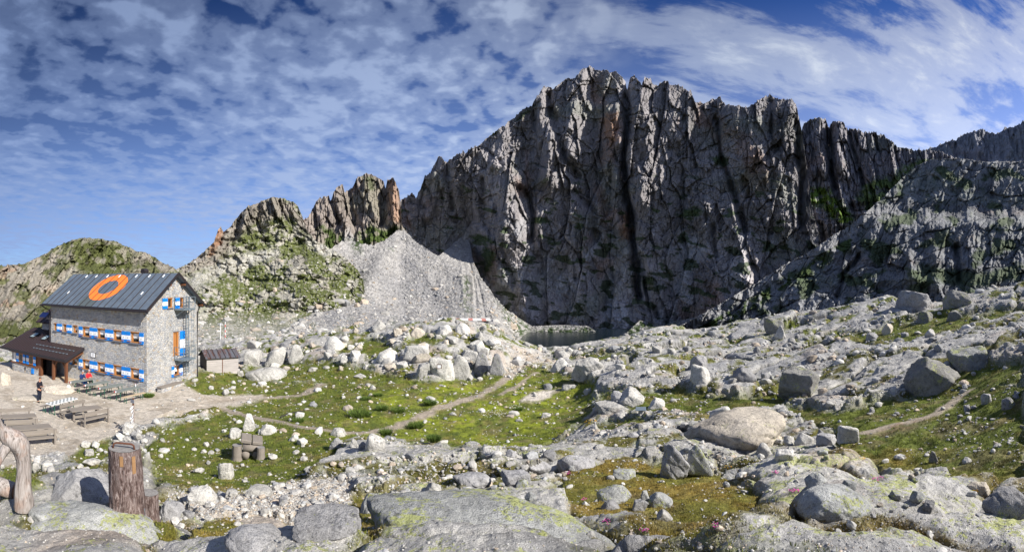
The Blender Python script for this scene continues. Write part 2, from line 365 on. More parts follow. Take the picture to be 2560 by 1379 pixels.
# ------------------------------------------------------------------ what grows or lies where
P_MEADOW = [(560,1022),(640,975),(720,950),(900,958),(1000,948),(1150,950),(1262,940),(1300,905),(1400,925),(1490,962),(1470,1040),(1400,1085),(1330,1118),(1240,1122),(1100,1112),(960,1100),(860,1098),(840,1150),(740,1215),(560,1235),(400,1200),(350,1130),(400,1075),(470,1050)]
P_GRASS = [P_MEADOW, [(610,925),(700,910),(760,905),(880,915),(960,935),(1050,955),(860,965),(700,955),(640,940)],
 [(500,925),(600,925),(720,960),(600,990),(430,1000),(400,985),(440,960)], [(1600,985),(1700,975),(1830,1000),(1960,985),(1960,1020),(1840,1040),(1700,1035),(1560,1030)],
 [(1960,1010),(2100,1025),(2240,1000),(2330,975),(2430,950),(2560,960),(2560,1210),(2440,1200),(2330,1180),(2200,1165),(2100,1120),(2080,1060),(1980,1040)],
 [(1400,1180),(1560,1130),(1640,1150),(1800,1170),(1900,1230),(1880,1300),(1740,1370),(1640,1360),(1610,1300),(1440,1290),(1400,1240)],
 [(820,860),(950,850),(1000,880),(930,900),(850,895)],[(1030,830),(1120,835),(1100,860),(1020,855)],[(1420,880),(1560,880),(1600,890),(1500,905)],[(1640,1000),(1560,975),(1500,985),(1490,1010)],
 [(870,1230),(960,1225),(1000,1290),(900,1310)],[(480,1310),(560,1290),(640,1330),(560,1379),(470,1379)],[(370,1290),(430,1290),(470,1370),(420,1379)],
 [(2380,900),(2470,920),(2560,900),(2560,960),(2400,960)],[(2080,840),(2300,800),(2560,770),(2560,790),(2300,850),(2150,860)],[(180,1095),(270,1090),(300,1150),(240,1190),(170,1170)],[(0,1160),(60,1170),(130,1200),(0,1230)],[(1480,1060),(1600,1040),(1640,1060),(1500,1085)]]
P_TERR = [(-200,900),(0,905),(420,930),(500,985),(560,990),(660,985),(660,998),(560,1018),(430,1030),(380,1060),(300,1085),(210,1110),(170,1150),(0,1165),(-200,1160)]
P_GRAV = [(420,1225),(560,1235),(700,1205),(830,1190),(880,1215),(860,1265),(760,1270),(600,1280),(500,1290)]
P_SCR = [(1280,880),(1350,880),(1390,905),(1330,920),(1290,945),(1262,945)]
wx = PX; wy = PY
m_g = np.zeros(PX.shape)
for i, p in enumerate(P_GRASS): m_g = np.maximum(m_g, soft(wx, wy, p, 9, 13, 0.018, i * 3.3))
m_t = soft(wx, wy, P_TERR, 6, 7, 0.02, 40); m_v = soft(wx, wy, P_GRAV, 10, 14, 0.02, 44); m_s = soft(wx, wy, P_SCR, 8, 8, 0.03, 48)
patch = .06 + fbm(GX * 0.42, GY * 0.42, 3.3, 4) + 0.35 * fbm(GX * 1.6, GY * 1.6, 7.7, 3)
near = 1 - sstep(15, 60, GD)
PATHS = [([(1335,890),(1300,915),(1268,945),(1190,990),(1090,1020),(1010,1058),(930,1078),(860,1080),(760,1066),(640,1042),(560,1020),(480,1014),(380,1022)], .33),
         ([(2420,975),(2370,1010),(2330,1035),(2240,1058),(2160,1080)], .22), ([(1340,930),(1300,960),(1250,985)], .18), ([(400,1012),(520,1005),(640,992),(760,985),(800,960)], .40)]
m_p = np.zeros(PX.shape)
for pts, wd in PATHS:
    dd = segdist(GX, GY, xyof(pts)) + fbm(GX * .9, GY * .9, 2.2, 3) * .35
    m_p = np.maximum(m_p, 1 - sstep(wd * .6, wd * 1.5, dd))
m_d = soft(wx, wy, [(2170,1086),(2250,1060),(2310,1050),(2280,1072),(2200,1092)], 12, 16, .02, 51)     # bare brown earth
m_sand = soft(wx, wy, [(1295,1000),(1330,980),(1400,968),(1375,990),(1345,1003)], 5, 6, .03, 52)
m_p = np.maximum(np.maximum(m_p, m_d * .7), m_sand)
m_t = np.clip(m_t, 0, 1)
open_ = 1 - np.maximum.reduce([m_t, m_p, m_v])
m_g = m_g * open_
rock = np.clip(1 - m_g - m_t - m_p - m_v - m_s, 0, 1)
# ------------------------------------------------------------------ slabs, cracks, hummocks
lam = np.interp(GD, [3, 8, 20, 60], [0.0, 0.0, 1.0, 1.0])
def slabs(sc, ani, rot, seed, wob):
    c, s = math.cos(rot), math.sin(rot); u = (GX * c + GY * s) / (sc * ani); v = (-GX * s + GY * c) / sc
    u = u + wob * fbm(GX / sc * .7, GY / sc * .7, seed, 3); v = v + wob * fbm(GX / sc * .7, GY / sc * .7, seed + 50, 3)
    f1, f2, r, ox, oy = worley(u, v, seed); e = f2 - f1
    return e, r, ox, oy
e1, r1, ox1, oy1 = slabs(3.6, 2.1, R(12), 3, .30); e2, r2, ox2, oy2 = slabs(1.25, 1.9, R(-8), 5, .32); e3, r3, ox3, oy3 = slabs(.42, 1.4, R(25), 9, .3)
nearw = 1 - sstep(7, 16, GD)
s1 = (np.minimum(e1 / .16, 1))**.7; s2 = (np.minimum(e2 / .17, 1))**.7; s3 = (np.minimum(e3 / .22, 1))**.8
tone = sstep(-.40, .05, fbm(GX * .22, GY * .22, 12.5, 3))     # some parts of the rock are smooth whalebacks, some broken
relief = (s1 - 1) * .20 + (r1 - .5) * .34 + .52 * (ox1 * (r1 - .5) * 2 + oy1 * (.7 - ((r1 * 7) % 1)))
relief2 = (s2 - 1) * .09 + (r2 - .5) * .16 + .34 * (ox2 * (r2 - .5) + oy2 * (.6 - ((r2 * 5) % 1)))
relief2 = relief2 + nearw * ((np.minimum(e2 / .45, 1))**.5 - 1) * .20
relief3 = (s3 - 1) * .04 + (r3 - .5) * .08 + .13 * (ox3 * (r3 - .5) + oy3 * (.6 - ((r3 * 5) % 1)))
far_k = np.interp(GD, [5, 15, 40, 80], [.75, 1.0, 1.7, 1.7])
rr = (relief * (1.0) + relief2 * np.maximum(.35 + .65 * (1 - tone), nearw) + relief3 * (.15 + .85 * (1 - tone)) * (1 - sstep(20, 40, GD) * .6)) * far_k
fine = fbm(GX * 1.1, GY * 1.1, .5, 6, gain=.55) * .11 - np.abs(fbm(GX * 3.1, GY * 3.1, 5.5, 3)) * .05 + fbm(GX * .35, GY * .35, 1.5, 3) * .30 * sstep(6, 20, GD)
crest_k = 1 - .0 * GD
hum = fbm(GX * 2.6, GY * 2.6, 4.4, 4) * .07 + fbm(GX * .55, GY * .55, 6.4, 3) * .16
# rock knolls stand up where nothing grows
rise = np.where(GD > 12, .22, .10)
rr = rr - .10 * sstep(.2, .8, soft(PX, PY, [(1000,1080),(1600,1080),(1600,1140),(1000,1160)], 20, 10, .01, 3)); Z = GZ0 + rock * (rr + fine + rise * sstep(.3, 1, rock)) + m_g * (hum - .06) + (m_v + m_s) * (fbm(GX * 3, GY * 3, 2, 4) * .08 + hum * .4 - .03) + m_p * (-.03 + hum * .25) + m_t * (fbm(GX * 1.4, GY * 1.4, 2, 4) * .035) * (1 - flat * .6)
Z = Z - np.where(rock > .3, (1 - sstep(0.0, .06, e1)) * .14 * rock * sstep(-.2, .1, fbm(GX * .5, GY * .5, 19, 2)), 0)
GZ = Z
# crevices in the rock fill with turf
crev = rock * np.clip(1.1 * sstep(-.02, .32, patch + .16 * (1 - s1) + .12 * (1 - s2) - .10) , 0, 1)
crev = crev * sstep(.05, .45, (1 - s1) * .8 + (1 - s2) * .5 + sstep(.1, .4, patch) * .8)
crev = np.maximum(crev, rock * nearw * (1 - sstep(.02, .10, e2)) * .9)
crev[GD < 4.0] *= .5
rockf = np.clip(rock - crev, 0, 1); veg = np.clip(m_g + crev, 0, 1)
bare = sstep(.12, .34, fbm(GX * .9, GY * .9, 21.1, 4)) * m_g * .45      # thin soil showing through
# ------------------------------------------------------------------ colours
n1 = fbm(GX * .5, GY * .5, 31, 4); n2 = fbm(GX * 2.1, GY * 2.1, 33, 3)
green = np.zeros(PX.shape + (3,)); green[:] = (.088, .112, .020)
green = mixc(green, (.165, .200, .018), sstep(-.25, .3, n1) * soft(wx, wy, [(850,1100),(880,1000),(1000,960),(1290,935),(1480,960),(1470,1060),(1330,1130),(960,1110)], 20, 20, .01, 61) * .95)
green = mixc(green, (.040, .060, .014), sstep(.05, .35, n2) * .6)
green = mixc(green, (.17, .14, .06), sstep(.05, .35, fbm(GX * 1.1, GY * 1.1, 37, 4)) * .45)
warmg = soft(wx, wy, [(1380,1130),(1640,1130),(1950,1170),(2100,1120),(2330,1150),(2560,1180),(2560,1379),(1380,1379)], 25, 30, .01, 63)
warmg = np.maximum(warmg, soft(wx, wy, [(380,1220),(1000,1220),(1000,1379),(380,1379)], 25, 30, .01, 64))
green = mixc(green, (.185, .140, .040), warmg * (.35 + .5 * sstep(-.2, .3, n1 + n2 * .5)))
green = mixc(green, (.10, .075, .035), np.clip(crev * .5, 0, 1) * near)
green = mixc(green, (.16, .13, .09), bare)
green = green * np.array([1.30, 1.24, 1.05])
rcol = np.zeros(PX.shape + (3,)); rcol[:] = (.435, .422, .395)
rcol = mixc(rcol, (.285, .282, .28), sstep(-.2, .3, fbm(GX * .3, GY * .3, 41, 4)) * .8)
rcol = rcol * (1 + .22 * (r2 - .5) + .25 * (r1 - .5))[..., None]
rcol = mixc(rcol, (.42, .34, .27), sstep(.15, .4, fbm(GX * .35, GY * .35, 47, 4)) * .6)
rcol = mixc(rcol, (.30, .30, .30), soft(wx, wy, [(1600,900),(1800,780),(2560,690),(2560,1000),(2200,900),(1900,1000)], 30, 30, .01, 70) * .45)
rcol = mixc(rcol, (.10, .095, .075), np.maximum((1 - sstep(.0, .09, e1)) * .75, (1 - sstep(.0, .09, e2)) * .5 * (1 - tone * .6)))
col = rcol * rockf[..., None] + green * veg[..., None]
left = 1 - np.clip(rockf + veg, 0, 1)
terr = np.zeros(PX.shape + (3,)); terr[:] = (.47, .42, .355)
terr = mixc(terr, (.30, .25, .19), sstep(.0, .4, n1 + .6 * n2) * .6)
brown = np.zeros(PX.shape + (3,)); brown[:] = (.33, .28, .22)
brown = mixc(brown, (.16, .105, .065), np.clip(m_d * 1.2 + soft(wx, wy, [(1270,880),(1330,870),(1380,900),(1300,915)], 10, 10, .02, 73) * .7, 0, 1))
brown = mixc(brown, (.55, .50, .43), m_sand)
wsum = m_t + m_p + m_v + m_s + 1e-6
other = (terr * (m_t + m_v * 1.0 + m_s)[..., None] + brown * m_p[..., None]) / wsum[..., None]
col = col + other * left[..., None]
lich = np.clip(.15 + .9 * (1 - sstep(9, 26, GD)) + .3 * fbm(GX * .4, GY * .4, 90, 3), 0, 1.3)
gv = np.stack([GX, GY, GZ], -1).reshape(-1, 3)
gf = gridfaces(ND, NA)
cls = np.zeros((ND - 1, NA - 1), int)     # 0 ground, 1 path, 2 terrace
cls[(m_p[:-1, :-1] > .5)] = 1; cls[(m_t[:-1, :-1] > .5)] = 2
cls[(np.abs(GA[:-1, :-1]) > 1.07) | (GD[:-1, :-1] > 60)] = 0
cls = cls.ravel()
cattr = col.reshape(-1, 3); rattr = rockf.ravel(); lattr = lich.ravel()
def ground_piece(name, k):
    f = gf[cls == k][:, ::-1]; u, inv = np.unique(f.ravel(), return_inverse=True)
    return npmesh(name, gv[u], inv.reshape(-1, 4), M_GROUND, True, {'col': cattr[u], 'rock': rattr[u], 'lichen': lattr[u]}, kind='structure')
ground_piece('ground', 0); ground_piece('path', 1); ground_piece('terrace', 2)
def hit(px, py): return hitz(GZ, px, py)
def gz(x, y):
    a = math.atan2(x, y); d = math.hypot(x, y); return float(bilin(AZ, np.log(DD), GZ, np.array([a]), np.array([math.log(d)]))[0])
# ------------------------------------------------------------------ mountains: relief surfaces laid out by bearing, each at its own real distance
def poly1(pts, x): return np.interp(x, [p[0] for p in pts], [p[1] for p in pts])
def relief_sheet(name, x0, x1, nc, nr, top, bot, depth, paint, jag=0, jf=.05, back=80, edge_fade=True):
    px = np.linspace(x0, x1, nc)
    t_ = poly1(top, px)
    if jag:
        j = fbm(px * jf, 3.1, len(name) * 1.7, 5) * jag + np.maximum(0, fbm(px * jf * 2.7, 8.1, len(name), 3)) * -jag * 1.2
        if name == 'scree_slope': j = j * (1 - sstep(1250, 1310, px)) + .25 * j * sstep(1520, 1560, px)
        t_ = t_ + j
    b_ = poly1(bot, px); s = np.linspace(0, 1, nr)[:, None]
    PXm = np.broadcast_to(px[None], (nr, nc)); PYm = b_[None] + (t_ - b_)[None] * s
    T = np.broadcast_to(s, (nr, nc)); H = (t_[None] - PYm)                    # rows under the skyline (negative)
    d = depth(PXm, PYm, T)
    co = W(PXm, PYm, d)
    SHEETS[name] = (px, PYm, d)
    cl, vg = paint(PXm, PYm, T, d, co)
    # the far side falls away behind the crest
    bk = []; colb = []; vgb = []
    for k in (1, 2, 3):
        dd = d[-1] + back * k / 3; r = co[-1].copy(); f = dd / d[-1]; r[:, 0] *= f; r[:, 1] *= f; r[:, 2] = co[-1][:, 2] - back * k / 3 * 1.1; bk.append(r); colb.append(cl[-1]); vgb.append(vg[-1])
    co = np.concatenate([co, np.array(bk)], 0); cl = np.concatenate([cl, np.array(colb)], 0); vg = np.concatenate([vg, np.array(vgb)], 0)
    return npmesh(name, co.reshape(-1, 3), gridfaces(nr + 3, nc), M_FAR, True, {'col': cl.reshape(-1, 3), 'veg': vg.ravel()}, kind='structure')
def line_pull(PXm, PYm, lines):
    """gullies (+) and ribs (-) drawn along lines: (points, half width in rows, depth in m)"""
    s = 0
    for pts, w, a in lines:
        wob = fbm(PXm * .03, PYm * .012, a, 3) * w * 1.2
        s = s + a * np.exp(-(segdist(PXm + wob, PYm, pts) / w)**2)
    return s
def crag(x, y, z, sx, sz, seed, o=4):
    """vertical ribs and chimneys: noise stretched along the height, blocky steps across"""
    wx_ = fbm(x / sx * .6, z / sz * 1.4, seed + 5, 3) * .9
    a = ridged(x / sx + wx_, z / sz, y * 0 + seed, o)
    return a

def facet(x, y, sx, sy, seed, crack=.5, tilt=1.3, warp=.35):
    """flat-faced blocks with cracks between them (rows of the relief as the unit)"""
    u = x / sx + warp * fbm(x / sx * .8, y / sy * .8, seed + .5, 3); v = y / sy + warp * fbm(x / sx * .8, y / sy * .8, seed + 7.5, 3)
    f1, f2, r, ox, oy = worley(u, v, seed)
    q = (r * 13.7) % 1 - .5
    return (r - .5) * 1.3 + tilt * (ox * (q * 2 + .35) + oy * (r - .5)) + crack * (1 - sstep(0, .09, f2 - f1))
def rock_paint(co, base, seed, warm=.5):
    x, y, z = co[..., 0], co[..., 1], co[..., 2]
    c = np.zeros(x.shape + (3,)); c[:] = base
    st = fbm(x * .06, z * .012, seed, 4); c = mixc(c, np.array(base) * .62, sstep(.0, .4, st) * .8)
    c = mixc(c, np.array((base[0] * 1.5, base[1] * 1.5, base[2] * 1.5)), sstep(.12, .45, fbm(x * .03, z * .02, seed + 4, 4)) * .7)
    c = mixc(c, (.33, .19, .12), sstep(.22, .48, fbm(x * .035, z * .018, seed + 8, 4)) * warm)
    c = mixc(c, (base[0] * .8, base[1] * .95, base[2] * .72), sstep(.05, .4, fbm(x * .02, z * .03, seed + 12, 4)) * .4)
    return c
GRASSC = (.062, .092, .022); SCREE = (.36, .35, .345)
ledge = lambda PXm, PYm, s: fbm(PXm * .035, PYm * .075, s, 4)

SHEETS = {}
# --- far left mountain
TOP_A = [(-220,640),(0,664),(60,660),(110,636),(150,612),(190,596),(225,594),(262,600),(290,604),(320,618),(345,628),(365,630),(395,650),(430,668),(470,690),(600,760)]
def dA(x, y, t):
    b = 290 + 210 * t**.8
    X = x * .35
    return b + 22 * fbm(x * .012, y * .010, 1, 4) - 16 * ridged(x * .022 + y * .010, y * .006, 2, 2) + 7 * facet(x + y * .5, y, 26, 60, 47, .6) + 3.5 * facet(x + y * .5, y, 10, 20, 48, .7) + 3 * fbm(x * .15, y * .15, 4, 3)
def pA(x, y, t, d, co):
    c = rock_paint(co, (.27, .245, .205), 4, .4)
    g = soft(x, y, [(150,600),(230,590),(330,615),(350,660),(300,690),(240,690),(200,680),(170,640)], 12, 20, .02, 3)
    g = np.maximum(g, soft(x, y, [(-200,880),(-200,830),(60,800),(130,740),(260,720),(600,760),(600,900)], 12, 16, .02, 5))
    g = np.maximum(g, sstep(.02, .22, fbm(x * .02 - y * .012, (y + x * .7) * .028, 8, 4) + .05) * .85)
    g = g * (1 - sstep(.12, .25, fbm(x * .05, y * .05, 9, 4)) * .7)
    return mixc(c, (.088, .100, .032), g), g
relief_sheet('mountain', -230, 600, 420, 190, TOP_A, [(-230, 880), (600, 860)], dA, pA, 5, .05)

# --- second peak with the pinnacles (behind the green hill)
TOP_C = [(690,560),(770,545),(780,525),(790,505),(800,497),(822,488),(826,502),(840,470),(856,462),(862,480),(880,470),(890,450),(905,437),(925,434),(945,444),(958,452),(964,470),(969,449),(984,446),(996,470),(1001,505),(1004,560),(1030,600)]
def dC(x, y, t):
    X = x * .4; b = 400 + 75 * np.clip((640 - y) / 200, 0, 1) - 60 * np.clip((y - 625) / 100, 0, 1)
    b = b + line_pull(x, y, [([(965,455),(958,500),(955,560)], 9, 26), ([(872,470),(876,520),(884,560)], 8, 20), ([(826,495),(850,560)], 6, 14), ([(985,450),(990,560)], 12, -16), ([(915,450),(930,540)], 18, -14), ([(840,480),(862,560)], 10, -10)])
    fl = 1 - .93 * sstep(592, 632, y + 14 * fbm(x * .04, y * .01, 6, 3)); return b + fl * (7 * facet(x, y, 24, 80, 11, .6) - 8 * crag(x, 0, y, 40, 200, 3, 2) + 3.5 * facet(x, y, 9, 28, 12, .8) + 1.3 * facet(x, y, 4, 11, 15)) + 1.2 * fbm(x * .2, y * .3, 4, 3)
def pC(x, y, t, d, co):
    c = rock_paint(co, (.26, .225, .20), 14, .75)
    c = mixc(c, (.36, .215, .14), soft(x, y, [(968,450),(990,450),(1000,500),(1002,560),(975,550),(970,500)], 6, 6, .04, 1) * .7)
    g = soft(x, y, [(800,565),(860,585),(885,600),(905,575),(930,560),(960,575),(1000,570),(1000,600),(950,660),(800,660)], 8, 18, .03, 2)
    g = np.maximum(g, soft(x, y, [(905,440),(945,445),(935,475),(915,470)], 6, 8, .03, 3) * .6)
    g = g * (1 - sstep(.08, .2, fbm(x * .06, y * .05, 9, 4)) * .8)
    sc = soft(x, y, [(870,560),(884,600),(900,640),(870,640),(855,610)], 5, 5, .03, 4)
    sc = np.maximum(sc, sstep(612, 640, y + 22 * fbm(x * .04, y * .01, 6, 3)))
    g = g * (1 - .8 * sstep(640, 665, y + 20 * fbm(x * .05, y * .01, 7, 3)))
    return mixc(mixc(c, GRASSC, g), SCREE, sc * .8), g
relief_sheet('rock_peak', 690, 1030, 340, 200, TOP_C, [(690, 730), (1030, 730)], dC, pC, 7, .09)

# --- main cliff
TOP_D = [(985,560),(1002,500),(1022,492),(1030,480),(1040,497),(1052,470),(1062,440),(1075,432),(1085,415),(1095,392),(1102,390),(1112,405),(1120,402),(1140,388),(1165,380),(1185,366),(1195,368),(1215,345),(1232,335),(1248,320),(1262,312),(1290,290),(1310,272),(1330,262),(1345,240),(1358,216),(1368,214),(1385,222),(1410,200),(1440,192),(1455,172),(1475,168),(1500,176),(1535,178),(1555,192),(1563,205),(1568,225),(1574,200),(1585,190),(1598,200),(1604,215),(1612,192),(1625,198),(1634,210),(1644,214),(1655,205),(1668,202),(1676,216),(1695,212),(1712,222),(1728,230),(1738,255),(1760,258),(1785,248),(1800,242),(1814,262),(1840,262),(1868,270),(1885,258),(1900,248),(1925,238),(1945,246),(1975,248),(1990,258),(1997,290),(2005,330),(2012,380),(2030,520),(2060,640)]
BOT_D = [(985,640),(1100,655),(1180,680),(1240,760),(1290,815),(1340,838),(1900,838),(2060,780)]
def dD(x, y, t):
    h = np.clip((835 - y) / 660, 0, 1)
    b = 400 + 18 * h + 42 * h**1.7 - 82 * np.clip((x - 1150) / 870, 0, 1)
    b = b - 26 * sstep(-.1, .5, fbm(x * .0052, y * .0011, 3, 2))
    b = b + 34 * np.exp(-((x - 1160) / 42.)**2) * sstep(440, 560, y) + 30 * sstep(1150, 1050, x)
    L = [([(1563,205),(1566,330),(1558,420),(1578,560),(1590,660),(1600,740)], 9, 44), ([(1300,470),(1322,500),(1332,545),(1330,600)], 9, 26),
         ([(1930,255),(1925,330)], 7, 12), ([(1600,640),(1625,740),(1640,790)], 8, 20), ([(1370,240),(1400,370),(1440,440)], 10, 26), ([(1440,480),(1478,520),(1490,600)], 9, 14),
         ([(1205,450),(1210,560)], 8, 16), ([(1790,300),(1812,420),(1840,500),(1860,580)], 9, 26), ([(1770,540),(1790,640)], 7, 16), ([(1990,300),(2002,420),(1998,560)], 10, 26), ([(1118,410),(1132,520)], 8, 18),
         ([(1345,250),(1362,340),(1372,440)], 26, -26), ([(1458,190),(1440,300),(1425,380)], 24, -22), ([(1530,275),(1530,400),(1545,560)], 22, -28), ([(1622,290),(1612,400),(1600,500)], 28, -24),
         ([(1098,395),(1085,470),(1070,540)], 14, -24), ([(1270,420),(1285,520),(1290,600)], 36, -26), ([(1690,300),(1720,420),(1750,560)], 22, -15), ([(1830,520),(1850,620),(1870,700)], 22, -16), ([(1960,280),(1950,400),(1960,540)], 34, -22),
         ([(1350,560),(1360,700),(1380,800)], 40, -14), ([(1430,640),(1480,740),(1500,830)], 40, -12), ([(1240,600),(1235,700)], 30, -16), ([(1300,720),(1330,800)], 26, -14), ([(1700,640),(1720,760)], 34, -10), ([(1180,600),(1200,660),(1260,740)], 14, 10)]
    b = b + .62 * line_pull(x, y, L)
    sl = x + (y - 500) * .13
    r = -9 * crag(sl, 0, y, 120, 480, 11, 2) + 13 * facet(sl, y, 74, 210, 3, .2, 1.6) + 6.5 * facet(x - (y - 400) * .22, y, 31, 70, 5, .22, 1.6) + 2.9 * facet(x + (y - 400) * .3, y, 13, 25, 7, .3, 1.5) + 1.1 * facet(x, y, 5.5, 10, 9, .35)
    r = r + 4.2 * facet(x * .9 + y * .7, y - x * .35, 34, 52, 15, .35, 1.5)
    lines = ridged(x * .030 + fbm(x * .01, y * .004, 6, 2) * 1.5, y * .003, 61, 2)
    r = r + 3.5 * sstep(.92, .99, lines)
    low = sstep(560, 700, y)
    r = r - low * 5 * ridged(x * .03 - y * .02, y * .02, 5, 3)
    r = r + 4.0 * facet(x + y * .8, y - x * .5, 44, 30, 13, .5) * sstep(.0, .3, fbm(x * .008, y * .008, 14, 2))
    return b + r * (.64 - .22 * low) + 1.0 * fbm(x * .3, y * .2, 3, 3)
def pD(x, y, t, d, co):
    c = rock_paint(co, (.255, .240, .244), 24, .42)
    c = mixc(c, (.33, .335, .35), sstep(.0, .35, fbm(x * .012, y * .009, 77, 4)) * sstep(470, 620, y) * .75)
    c = c * (1 + .55 * sstep(520, 760, y))[..., None]  # lower face brightened in the colour, standing in for fill light in the shade
    c = mixc(c, (.34, .19, .11), np.maximum(soft(x, y, [(1505,290),(1550,275),(1545,360),(1515,380)], 10, 10, .03, 1), soft(x, y, [(1548,520),(1575,540),(1580,600),(1555,600)], 8, 8, .03, 2)) * .7)
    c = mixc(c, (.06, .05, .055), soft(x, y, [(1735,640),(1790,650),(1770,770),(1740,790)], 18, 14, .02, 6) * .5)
    g = sstep(.34, .44, fbm(x * .022 + y * .01, y * .050 - x * .012, 81, 4) + .10 * sstep(380, 640, y) + .10 * sstep(540, 640, y)) * sstep(330, 520, y) * .8
    for i, p in enumerate([[(1700,530),(1740,515),(1760,525),(1745,540),(1690,545)],[(1330,545),(1365,542),(1375,555),(1335,560)],[(1600,690),(1640,690),(1640,715),(1605,710)],[(1780,390),(1810,385),(1820,410),(1790,415)],
                           [(1180,590),(1215,585),(1230,600),(1190,610)],[(1250,770),(1290,790),(1330,825),(1330,845),(1260,845)],[(1285,300),(1300,290),(1330,262),(1345,250),(1310,300)],[(1210,330),(1240,320),(1230,345)],[(1215,600),(1240,650),(1210,700),(1200,640)]]):
        g = np.maximum(g, soft(x, y, p, 6, 10, .04, i) * .9)
    sg = soft(x, y, [(1085,655),(1120,620),(1150,590),(1165,578),(1182,600),(1178,650),(1205,700),(1150,700)], 6, 8, .04, 21)
    c = mixc(c, (.30, .295, .29), sg * .9)
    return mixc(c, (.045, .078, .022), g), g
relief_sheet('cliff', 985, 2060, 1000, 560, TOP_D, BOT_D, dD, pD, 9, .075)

# --- row of towers on the right of the cliff
TOP_E = [(1985,400),(2003,330),(2010,308),(2028,298),(2048,294),(2064,300),(2072,322),(2082,302),(2108,305),(2120,326),(2130,322),(2140,322),(2165,332),(2180,330),(2198,335),(2215,342),(2240,365),(2262,372),(2310,376),(2350,378),(2400,400)]
def dE(x, y, t):
    b = 470 + 60 * np.clip((560 - y) / 240, 0, 1) + line_pull(x, y, [([(2073,325),(2078,400),(2090,470)], 7, 26), ([(2122,330),(2140,400),(2160,460)], 6, 18), ([(2185,340),(2200,400)], 5, 10), ([(2040,300),(2050,420)], 16, -18), ([(2098,310),(2110,430)], 16, -16)])
    return b - 8 * crag(x + (400 - y) * .2, 0, y, 36, 220, 31, 2) + 8 * facet(x + (400 - y) * .2, y, 22, 90, 21, .7) + 4 * facet(x, y, 9, 34, 22, .8) + 1.8 * facet(x, y, 4.5, 13, 23) - 8 * ridged(x * .03, y * .03, 5, 3) * sstep(430, 520, y)
def pE(x, y, t, d, co):
    c = rock_paint(co, (.23, .22, .235), 34, .25)
    g = soft(x, y, [(2000,470),(2060,468),(2100,500),(2125,530),(2140,560),(2100,560),(2060,520),(2010,510)], 8, 12, .03, 2)
    g = np.maximum(g, soft(x, y, [(2150,460),(2230,440),(2300,390),(2320,400),(2240,470),(2200,530),(2150,520)], 8, 16, .03, 3) * .8) * (1 - sstep(.1, .25, fbm(x * .06, y * .06, 9, 4)) * .7)
    return mixc(c, (.12, .19, .03), g), g
relief_sheet('rock_towers', 1985, 2400, 360, 260, TOP_E, [(1985, 700), (2400, 640)], dE, pE, 9, .1)

# --- distant ridge at the far right
TOP_F = [(2280,385),(2310,376),(2340,366),(2365,355),(2390,348),(2410,335),(2430,330),(2452,322),(2472,330),(2490,336),(2502,328),(2515,318),(2530,318),(2545,312),(2560,304),(2640,290),(2800,260)]
relief_sheet('distant_ridge', 2280, 2800, 300, 110, TOP_F, [(2280, 470), (2800, 470)],
    lambda x, y, t: 700 + 90 * t - 16 * crag(x, 0, y, 34, 160, 41) - 8 * crag(x, 0, y, 11, 50, 43) - 3 * crag(x, 0, y, 5, 26, 44, 2), lambda x, y, t, d, co: (rock_paint(co, (.24, .245, .275), 44, .15), t * 0), 8, .13)

# --- the big rocky flank on the right
TOP_G = [(1640,845),(1690,822),(1760,782),(1830,742),(1900,702),(1960,662),(2020,632),(2080,590),(2130,560),(2165,530),(2200,500),(2250,450),(2300,410),(2330,398),(2400,396),(2470,405),(2560,402),(2700,390),(2850,380)]
def dG(x, y, t):
    h = np.clip((800 - y) / 400, 0, 1); right = sstep(1700, 2560, x)
    b = 285 - 110 * right + (135 + 40 * right) * (h + .0)**1.0
    b = b + 30 * sstep(565, 520, y + 20 * fbm(x * .02, 1, 5, 3)) * sstep(2150, 2260, x)
    b = b - 6 * ridged(x * .0085 + y * .006, y * .010, 51, 2) - 3.5 * ridged(x * .022 + y * .012, y * .016, 55, 3) + 5.5 * facet(x + y * .5, y, 52, 62, 31, .4) + 2.4 * facet(x + y * .3, y, 20, 34, 33, .5) + 1.2 * facet(x, y, 8.5, 15, 35, .6) + .6 * facet(x, y, 4, 6, 36)
    b = b + line_pull(x, y, [([(2090,740),(2110,690),(2150,640)], 8, 16), ([(2390,620),(2400,700)], 10, 16), ([(2280,640),(2290,700)], 14, -14), ([(2340,640),(2350,720)], 14, -10)])
    return b
def pG(x, y, t, d, co):
    c = rock_paint(co, (.21, .215, .225), 54, .25)
    c = mixc(c, (.29, .295, .295), sstep(.0, .3, fbm(x * .02, y * .03, 59, 4)) * sstep(640, 540, y) * .7)
    g = sstep(.06, .26, fbm(x * .014 + y * .006, y * .022 - x * .006, 61, 5) + .03 - .06 * sstep(600, 400, y)) * .8
    edge = y - poly1(TOP_G, x)
    g = np.maximum(g, sstep(24, 34, edge) * (1 - sstep(52, 75, edge)) * (1 - sstep(2120, 2180, x)) * sstep(-.1, .1, fbm(x * .04, y * .04, 63, 3)))
    g = np.maximum(g, soft(x, y, [(2060,500),(2090,495),(2100,530),(2080,530)], 8, 10, .03, 7))
    g = np.maximum(g, soft(x, y, [(2290,660),(2420,680),(2560,660),(2560,690),(2460,720),(2380,715),(2300,690)], 10, 16, .02, 8) * .8)
    sc = (1 - sstep(18, 30, edge + 14 * fbm(x * .03, y * .03, 5, 3))) * (1 - sstep(2160, 2230, x))
    sc = np.maximum(sc, sstep(.22, .32, fbm(x * .012, y * .035, 66, 3)) * .5 * sstep(600, 540, y))
    return mixc(mixc(c, (.050, .078, .022), g), (.27, .27, .275), sc), g
relief_sheet('rocky_mountainside', 1640, 2850, 760, 340, TOP_G, [(1640, 860), (2850, 860)], dG, pG, 4, .06)

